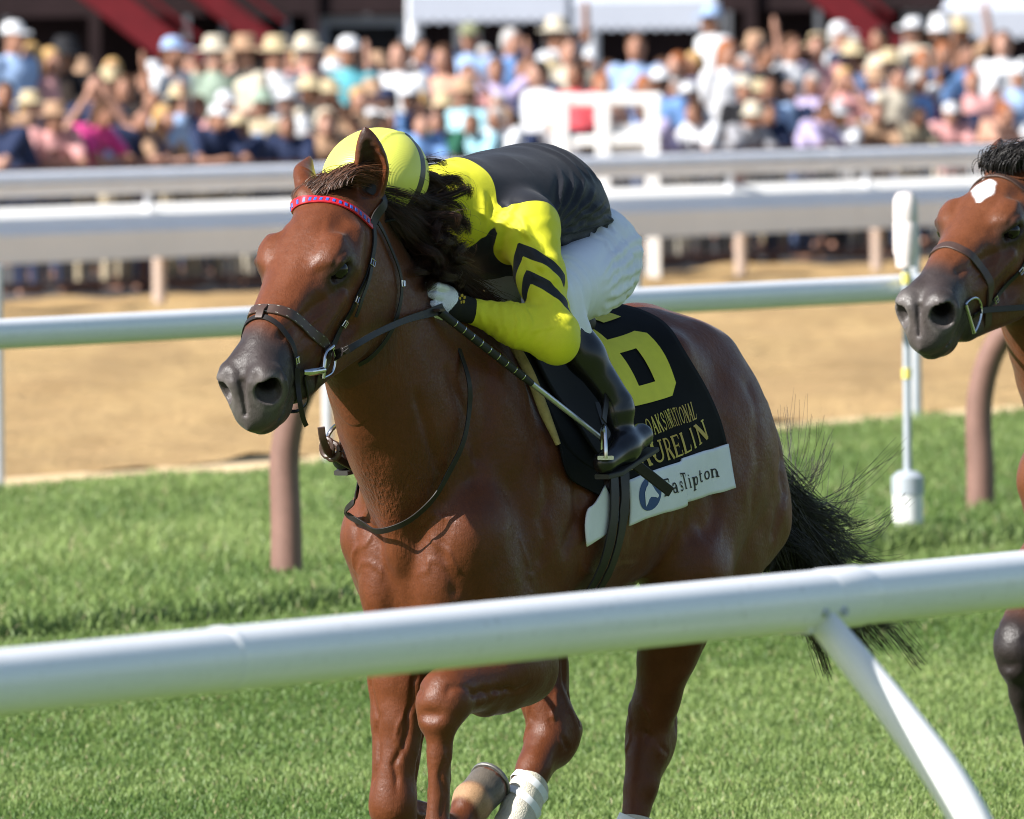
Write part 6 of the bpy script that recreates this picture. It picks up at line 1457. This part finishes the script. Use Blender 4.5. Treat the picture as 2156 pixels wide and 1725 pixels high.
# ---------------------------------------------------------------- what they lean on, and what stands behind them
m_fence = mat('brown_fence_paint', (.085, .040, .032), .6, .3, var=(4, .15)); m_mesh = mat('dark_wire', (.045, .042, .042), .6)
FB = at(CX, 322, 102.4); fen = empty('crowd_fence', (FB[0], FB[1], 0)); tag(fen, 'dark brown fence with close pickets that the front row leans on', 'fence'); hB = 1.10
s0, s1 = rail_at(FB, -420), rail_at(FB, 2600)
MB().tube([RD * s0 + V(0, 0, hB), RD * s1 + V(0, 0, hB)], 0, flat=(.045, .07), nrm=[V(0, 0, 1)] * 2).build('top_rail', m_fence, fen); MB().tube([RD * s0 + V(0, 0, .14), RD * s1 + V(0, 0, .14)], 0, flat=(.03, .04), nrm=[V(0, 0, 1)] * 2).build('bottom_rail', m_fence, fen)
t = s0; i = 0; pick = None
while t < s1:
    if i % 14 == 0: MB().box(RD * t + V(0, 0, hB / 2 - .02), (.09, .09, hB - .05)).build('post', m_fence, fen, smooth=False)
    else:
        if pick is None: pk_ = MB().box((0, 0, 0), (.028, .028, hB - .2)).build('picket', m_mesh, fen, smooth=False); pick = pk_.data; pk_.location = RD * t + V(0, 0, hB / 2 + .05)
        else: o = bpy.data.objects.new('picket', pick); COL.objects.link(o); o.parent = fen; o.location = RD * t + V(0, 0, hB / 2 + .05)
    t += .19; i += 1
# white timber gate frame before the fence
gx = at(1275, 275, 101.2); gt = empty('timber_gate', (gx[0], gx[1], 0.0)); tag(gt, 'white timber gate frame with three posts standing against the crowd fence', 'gate')
def gpt(x, y): q = at(x, y, (gx - CAM) @ FW); return q - V(gx[0], gx[1], 0)
for x0, x1 in ((1163, 1197), (1254, 1284), (1358, 1388)):
    a, b = gpt((x0 + x1) / 2, 205), gpt((x0 + x1) / 2, 400); w = (gpt(x1, 205) - gpt(x0, 205))[0]; MB().box(V(a[0], a[1], (a[2] + .0) / 2), (w, w, a[2]), bev=.01).build('post', m_white_paint, gt)
a, b = gpt(1160, 205), gpt(1391, 197); MB().tube([a + V(0, 0, -.03), b + V(0, 0, -.05)], 0, flat=(.055, .05), nrm=[V(0, 0, 1)] * 2).build('top_beam', m_white_paint, gt)
a, b = gpt(1170, 300), gpt(1385, 292); MB().tube([a, b], 0, flat=(.05, .035), nrm=[V(0, 0, 1)] * 2).build('middle_beam', m_white_paint, gt)
a, b = gpt(1285, 262), gpt(1360, 330); MB().box((a + b) / 2 + V(0, .05, 0), (abs(b[0] - a[0]), .03, abs(a[2] - b[2]))).build('panel', mat('grey_white_board', (.55, .55, .56), .6), gt)
print('crowd', round(time.time() - T0, 1))
# ---------------------------------------------------------------- grandstand, stairs, tents
def gz(X): return float(hground(mdist(X)))
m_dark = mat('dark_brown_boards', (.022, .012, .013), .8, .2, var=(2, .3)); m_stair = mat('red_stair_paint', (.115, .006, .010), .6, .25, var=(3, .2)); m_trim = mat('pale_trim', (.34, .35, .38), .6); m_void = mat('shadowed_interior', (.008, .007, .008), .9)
GZ = 150.0
gs = empty('grandstand', tuple(at(CX, 100, GZ)[:2]) + (0,)); tag(gs, 'dark brown grandstand wall with red stairs behind the crowd', 'grandstand')
g0 = at(CX, 100, GZ); g0 = V(g0[0], g0[1], 0)
def gp(x, y, dz=0.0): return at(x, y, GZ + dz) - g0
def slab(name, x0, y0, x1, y1, thick, matl, dz=0.0, parent=None):
    a, b = gp(x0, y0, dz), gp(x1, y1, dz); c = (a + b) / 2; return MB().box((c[0], c[1], c[2]), (abs(b[0] - a[0]), thick, abs(a[2] - b[2]))).build(name, matl, parent or gs, smooth=False)
k_ = 0
for x0 in range(-3600, 5800, 190): slab('wall_panel', x0 + 2, -900, x0 + 188, 330, .3, m_dark, (k_ % 2) * .06); k_ += 1
for x0 in (-800, 180, 640, 1180, 1560, 2000, 2500): slab('pillar', x0, -900, x0 + 34, 330, .4, m_dark, -.8)
slab('floor_beam', -3600, -40, 5800, -14, .5, m_dark, -.6)
def stair(x0, y0, x1, y1, wd, name, dz, n=14):
    st = empty(name, parent=gs)
    for d_ in (-.9, .9):
        a, b = gp(x0, y0, dz + d_), gp(x1, y1, dz + d_); MB().tube([a, b], 0, flat=(.05, wd / 2), nrm=[V(0, 1, 0)] * 2).build('stringer', m_stair, st)
    for i in range(n): c = gp(x0, y0, dz) * (1 - (i + .5) / n) + gp(x1, y1, dz) * (i + .5) / n; MB().box(c, (.30, 1.7, .05)).build('step', m_stair, st, smooth=False)
    for h_ in (.45, .95):
        a, b = gp(x0, y0, dz - .95) + V(0, 0, h_), gp(x1, y1, dz - .95) + V(0, 0, h_); MB().tube([a, b], .03, 8).build('handrail', m_stair, st)
stair(150, -60, 440, 165, .42, 'staircase', -3.0); stair(330, -90, 600, 120, .30, 'staircase', -2.2); stair(1690, -60, 1880, 110, .40, 'staircase', -2.6)
def frame(x0, y0, x1, y1, w):
    f = empty('door_frame', parent=gs); a = .25
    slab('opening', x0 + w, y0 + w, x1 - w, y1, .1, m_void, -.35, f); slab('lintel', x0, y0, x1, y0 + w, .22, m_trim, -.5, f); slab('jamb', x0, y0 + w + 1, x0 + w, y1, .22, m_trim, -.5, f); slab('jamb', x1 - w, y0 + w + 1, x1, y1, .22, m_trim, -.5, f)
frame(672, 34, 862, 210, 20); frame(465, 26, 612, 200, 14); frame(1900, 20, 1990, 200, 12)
m_tent = mat('white_tent_cloth', (.44, .47, .54), .7, .3, var=(1.5, .06)); m_pole = mat('tent_pole', (.66, .68, .72), .5)
def tent(x0, x1, yb, depth, lab, legs):
    c0 = at((x0 + x1) / 2, yb, depth); gr = gz(c0); tt = empty('canopy_tent', (c0[0], c0[1], gr)); tag(tt, lab, 'tent', 'white tents on the apron')
    L = at(x0, yb, depth); R_ = at(x1, yb, depth); hw = (R_[0] - L[0]) / 2; hb = c0[2] - gr; dp = 3.0
    # roof: four hipped panels, and a scalloped valance
    ap = V(0, dp / 2, hb + 2.0); cs = [V(-hw, 0, hb + .28), V(hw, 0, hb + .28), V(hw, dp, hb + .28), V(-hw, dp, hb + .28)]
    for a, b in zip(cs, cs[1:] + cs[:1]): MB().add([a, b, ap, a * .98 + V(0, dp * .01, -.03), b * .98 + V(0, dp * .01, -.03), ap - V(0, 0, .04)], [(0, 1, 2), (3, 5, 4), (0, 3, 4, 1), (1, 4, 5, 2), (2, 5, 3, 0)]).build('roof_panel', m_tent, tt, smooth=False)
    n = 13
    for (a, b) in ((cs[0], cs[1]), (cs[1], cs[2]), (cs[3], cs[0])):
        v, f = [], []; K = n * 8
        for i in range(K + 1):
            q = a + (b - a) * i / K; d_ = .26 + .06 * abs(math.sin(math.pi * i / 8)); o_ = V(0, -.02, 0); v += [q + o_, q + o_ - V(0, 0, d_), q, q - V(0, 0, d_)]
        for i in range(K): j = 4 * i; f += [(j, j + 1, j + 5, j + 4), (j + 2, j + 6, j + 7, j + 3), (j + 1, j + 3, j + 7, j + 5), (j, j + 4, j + 6, j + 2)]
        MB().add(v, f).build('valance', m_tent, tt)
    for x in legs: q = at(x, yb, depth); MB().tube([V(q[0] - c0[0], .1, -.05), V(q[0] - c0[0], .1, hb + .3)], .09, 10).build('leg', m_pole, tt)
tent(862, 1192, 42, 128, 'white canopy tent above the left of the jockey, top of the picture', (872, 1186)); tent(1206, 1508, 58, 124, 'white canopy tent with a scalloped edge right of the other tent', (1246, 1500)); tent(2002, 2330, 76, 122, 'white canopy tent in the top right corner', (2330,))
print('stand', round(time.time() - T0, 1))
# ================================================================ the bay horse coming up behind
ORG2 = ORG + RD * 3.6
q2 = pose_lead(); q2.poll = V(.965, 0, 1.862); q2.ang = math.radians(-32)
q2.neck = [(.30, 1.215, .335, .185), (.45, 1.31, .275, .150), (.58, 1.41, .228, .122), (.70, 1.515, .187, .104), (.81, 1.62, .155, .092), (.90, 1.715, .132, .084)]
q2.fr = [V(.335, -.145, .815), P(2136, 1382, -.13, ORG2), P(2185, 1640, -.13, ORG2), P(2215, 1720, -.13, ORG2), P(2222, 1790, -.13, ORG2)]
q2.fl = [V(.27, .145, .80), V(.16, .13, .42), V(.03, .13, .16), V(.06, .13, .085), V(.10, .13, .02)]
q2.hl = [V(-.45, .195, .885), V(-.72, .06, .52), V(-.78, .05, .20), V(-.86, .05, .14), V(-.92, .05, .10)]
q2.hr = [V(-.40, -.175, .870), V(-.60, -.075, .50), V(-.56, -.065, .17), V(-.50, -.065, .085), V(-.45, -.065, .02)]
ear_set(q2, V(.925, .066, 1.862), V(.90, .10, 2.02), P(2102, 356, -.066, ORG2), P(2108, 290, -.10, ORG2), V(.85, .55, -.1), V(.6, -.8, 0))
f2, h2, M2, v2, fc2 = horse_mesh(q2, .0045, .009)
coat2 = coat_material('bay_coat', .44)
horse2, v2 = horse_object(q2, f2, v2, fc2, (.115, .036, .0125), coat2, ORG2, (.020, .015, .014))
tag(horse2, 'bay racehorse with a white star coming in at the right edge', 'horse')
o_, M_ = head_frame(q2); d = (v2 - o_) @ M_                      # the star is part of its coat
st = np.abs(d[:, 1] + .002 * wnoise(v2, 60, 1) - .12 * (d[:, 0] - .15)) - np.interp(d[:, 0], [.085, .11, .135, .165, .20], [0, .026, .034, .022, 0]); star = (1 - sstep(st + .0035 * wnoise(v2, 130, 3), -.007, .006)) * (d[:, 0] > .085) * (d[:, 0] < .2) * (d[:, 2] > 0)
ca = horse2.data.attributes['coat']; buf = np.zeros(len(v2) * 4, np.float32); ca.data.foreach_get('color', buf); buf = buf.reshape(-1, 4); buf[:, :3] = buf[:, :3] * (1 - star[:, None]) + .72 * star[:, None]; ca.data.foreach_set('color', buf.ravel())
for s_ in (1, -1):
    MB().lathe([(.0005 + .0255 * math.sin(a), -.0255 * math.cos(a)) for a in np.linspace(0.02, math.pi - .02, 16)], h2(.226, s_ * .0965, -.036), 24).build('eye', m_eye, horse2)
m_black_hair = hair_material('black_mane', (.006, .005, .005), (.022, .016, .014))
def bay_mane():
    n = 3000; t = rng.uniform(0, 1, n); crest = spline([(.955, 0, 1.885), (.86, 0, 1.845), (.74, 0, 1.78), (.62, 0, 1.70), (.50, 0, 1.64), (.38, 0, 1.59)], 60)
    root = crest[(t * 59).astype(int)] + rng.normal(0, 1, (n, 3)) * V(.012, .012, .004); tip = root + np.stack([-.24 + rng.normal(0, .04, n), .07 + rng.normal(0, .025, n), .05 + rng.normal(0, .03, n)], 1)
    S = waves(bez(root, root + V(-.02, .01, .05), root + (tip - root) * .7 + V(0, .01, .05), tip, 10), .008, .8)
    n = 700; root = np.array([h2(u_, y_, .030) for u_, y_ in zip(rng.normal(.02, .015, n), rng.normal(0, .03, n))]); tip = root + np.stack([rng.normal(-.05, .02, n), rng.normal(.03, .02, n), rng.normal(.03, .012, n)], 1)
    return np.concatenate([S, waves(bez(root, root + V(.02, 0, .05), tip + V(.02, 0, .03), tip, 10), .004, .8)])
hair_mesh('mane', bay_mane(), m_black_hair, horse2, .0012)
_t = [o for o in horse1.children if o.name.startswith('tail')][0].copy(); COL.objects.link(_t); _t.parent = horse2
BV2 = BVHTree.FromPolygons([tuple(p) for p in v2], [tuple(int(i) for i in q) for q in fc2]); T2 = Tack(BV2, ORG2)
br2 = empty('bridle', ORG2, HORSE_RZ); tag(br2, 'brown leather bridle with a steel D ring bit on the bay horse', 'bridle')
def h2s(pts, w, name, n=40, mirror=True, off=.003, th=.005, m_=m_brown_leather):
    c, nr = T2.strap([h2(*p) for p in pts], w, mirror=mirror, n=n, off=off); return strap_obj(name, c, nr, w, th, m_, br2), c, nr
h2s([(.062, 0, .03), (.066, .04, .03), (.07, .08, -.005), (.06, .1, -.05)], .020, 'browband')
h2s([(-.07, 0, -.01), (-.065, .045, -.03), (-.045, .085, -.075), (.0, .10, -.075), (.06, .1, -.05)], .024, 'headpiece')
nbp = px_path(T2, [(1994, 516), (2025, 528), (2060, 560), (2086, 600)]); nbp[0] = midline(nbp[0]); nbp += [h2(.41, .055, -.20), h2(.42, 0, -.235)]
c, nr = T2.strap(nbp, .026, mirror=True, n=60); strap_obj('noseband', c, nr, .026, .007, m_brown_leather, br2)
for s_ in (1, -1):
    c, nr = T2.strap([h2(.06, s_ * .1, -.05), h2(.14, s_ * .1, -.10), h2(.26, s_ * .09, -.15), h2(.38, s_ * .075, -.165), h2(.47, s_ * .065, -.15)], .013, n=26, off=.004); strap_obj('cheek_piece', c, nr, .013, .004, m_leather, br2)
    for k_ in (12, 19): buckle(c[k_], nr[k_], c[k_ + 1] - c[k_], .013, br2)
    c, nr = T2.strap([h2(.0, s_ * .1, -.075), h2(.05, s_ * .09, -.2), h2(.08, s_ * .05, -.28), h2(.09, 0, -.295)], .011, n=24, off=.006); strap_obj('throat_latch', c, nr, .011, .003, m_leather, br2)
bt2 = T2.hit(2045, 655); bt2 = h2(.47, .07, -.13) if bt2 is None else bt2
for s_ in (1, -1):
    F_ = lambda p: V(p[0], s_ * p[1], p[2]); o_ = bt2 + V(.0, .012, 0); u_, w_ = M2[:, 0], M2[:, 2]
    b_ = MB(); b_.tube([F_(o_ + u_ * .038 + w_ * .045 * t) for t in (1, .5, 0, -.5, -1)], .0055, 10)
    b_.tube([F_(o_ + u_ * (.038 - .075 * math.sin(a)) + w_ * .045 * math.cos(a)) for a in np.linspace(0, math.pi, 16)], .0034, 8); b_.build('bit', m_steel, br2)
re2 = empty('reins', ORG2, HORSE_RZ); tag(re2, 'dark leather reins running back from the bit of the bay horse', 'reins')
for s_ in (1, -1): c = spline([V(bt2[0] - .03, s_ * (bt2[1] + .012), bt2[2]), V(.90, s_ * .16, 1.52), V(.70, s_ * .14, 1.60), V(.50, s_ * .05, 1.70)], 24); strap_obj('rein', c, [V(.4, s_, .1)] * 24, .016, .003, m_leather, re2)
print('bay', round(time.time() - T0, 1))
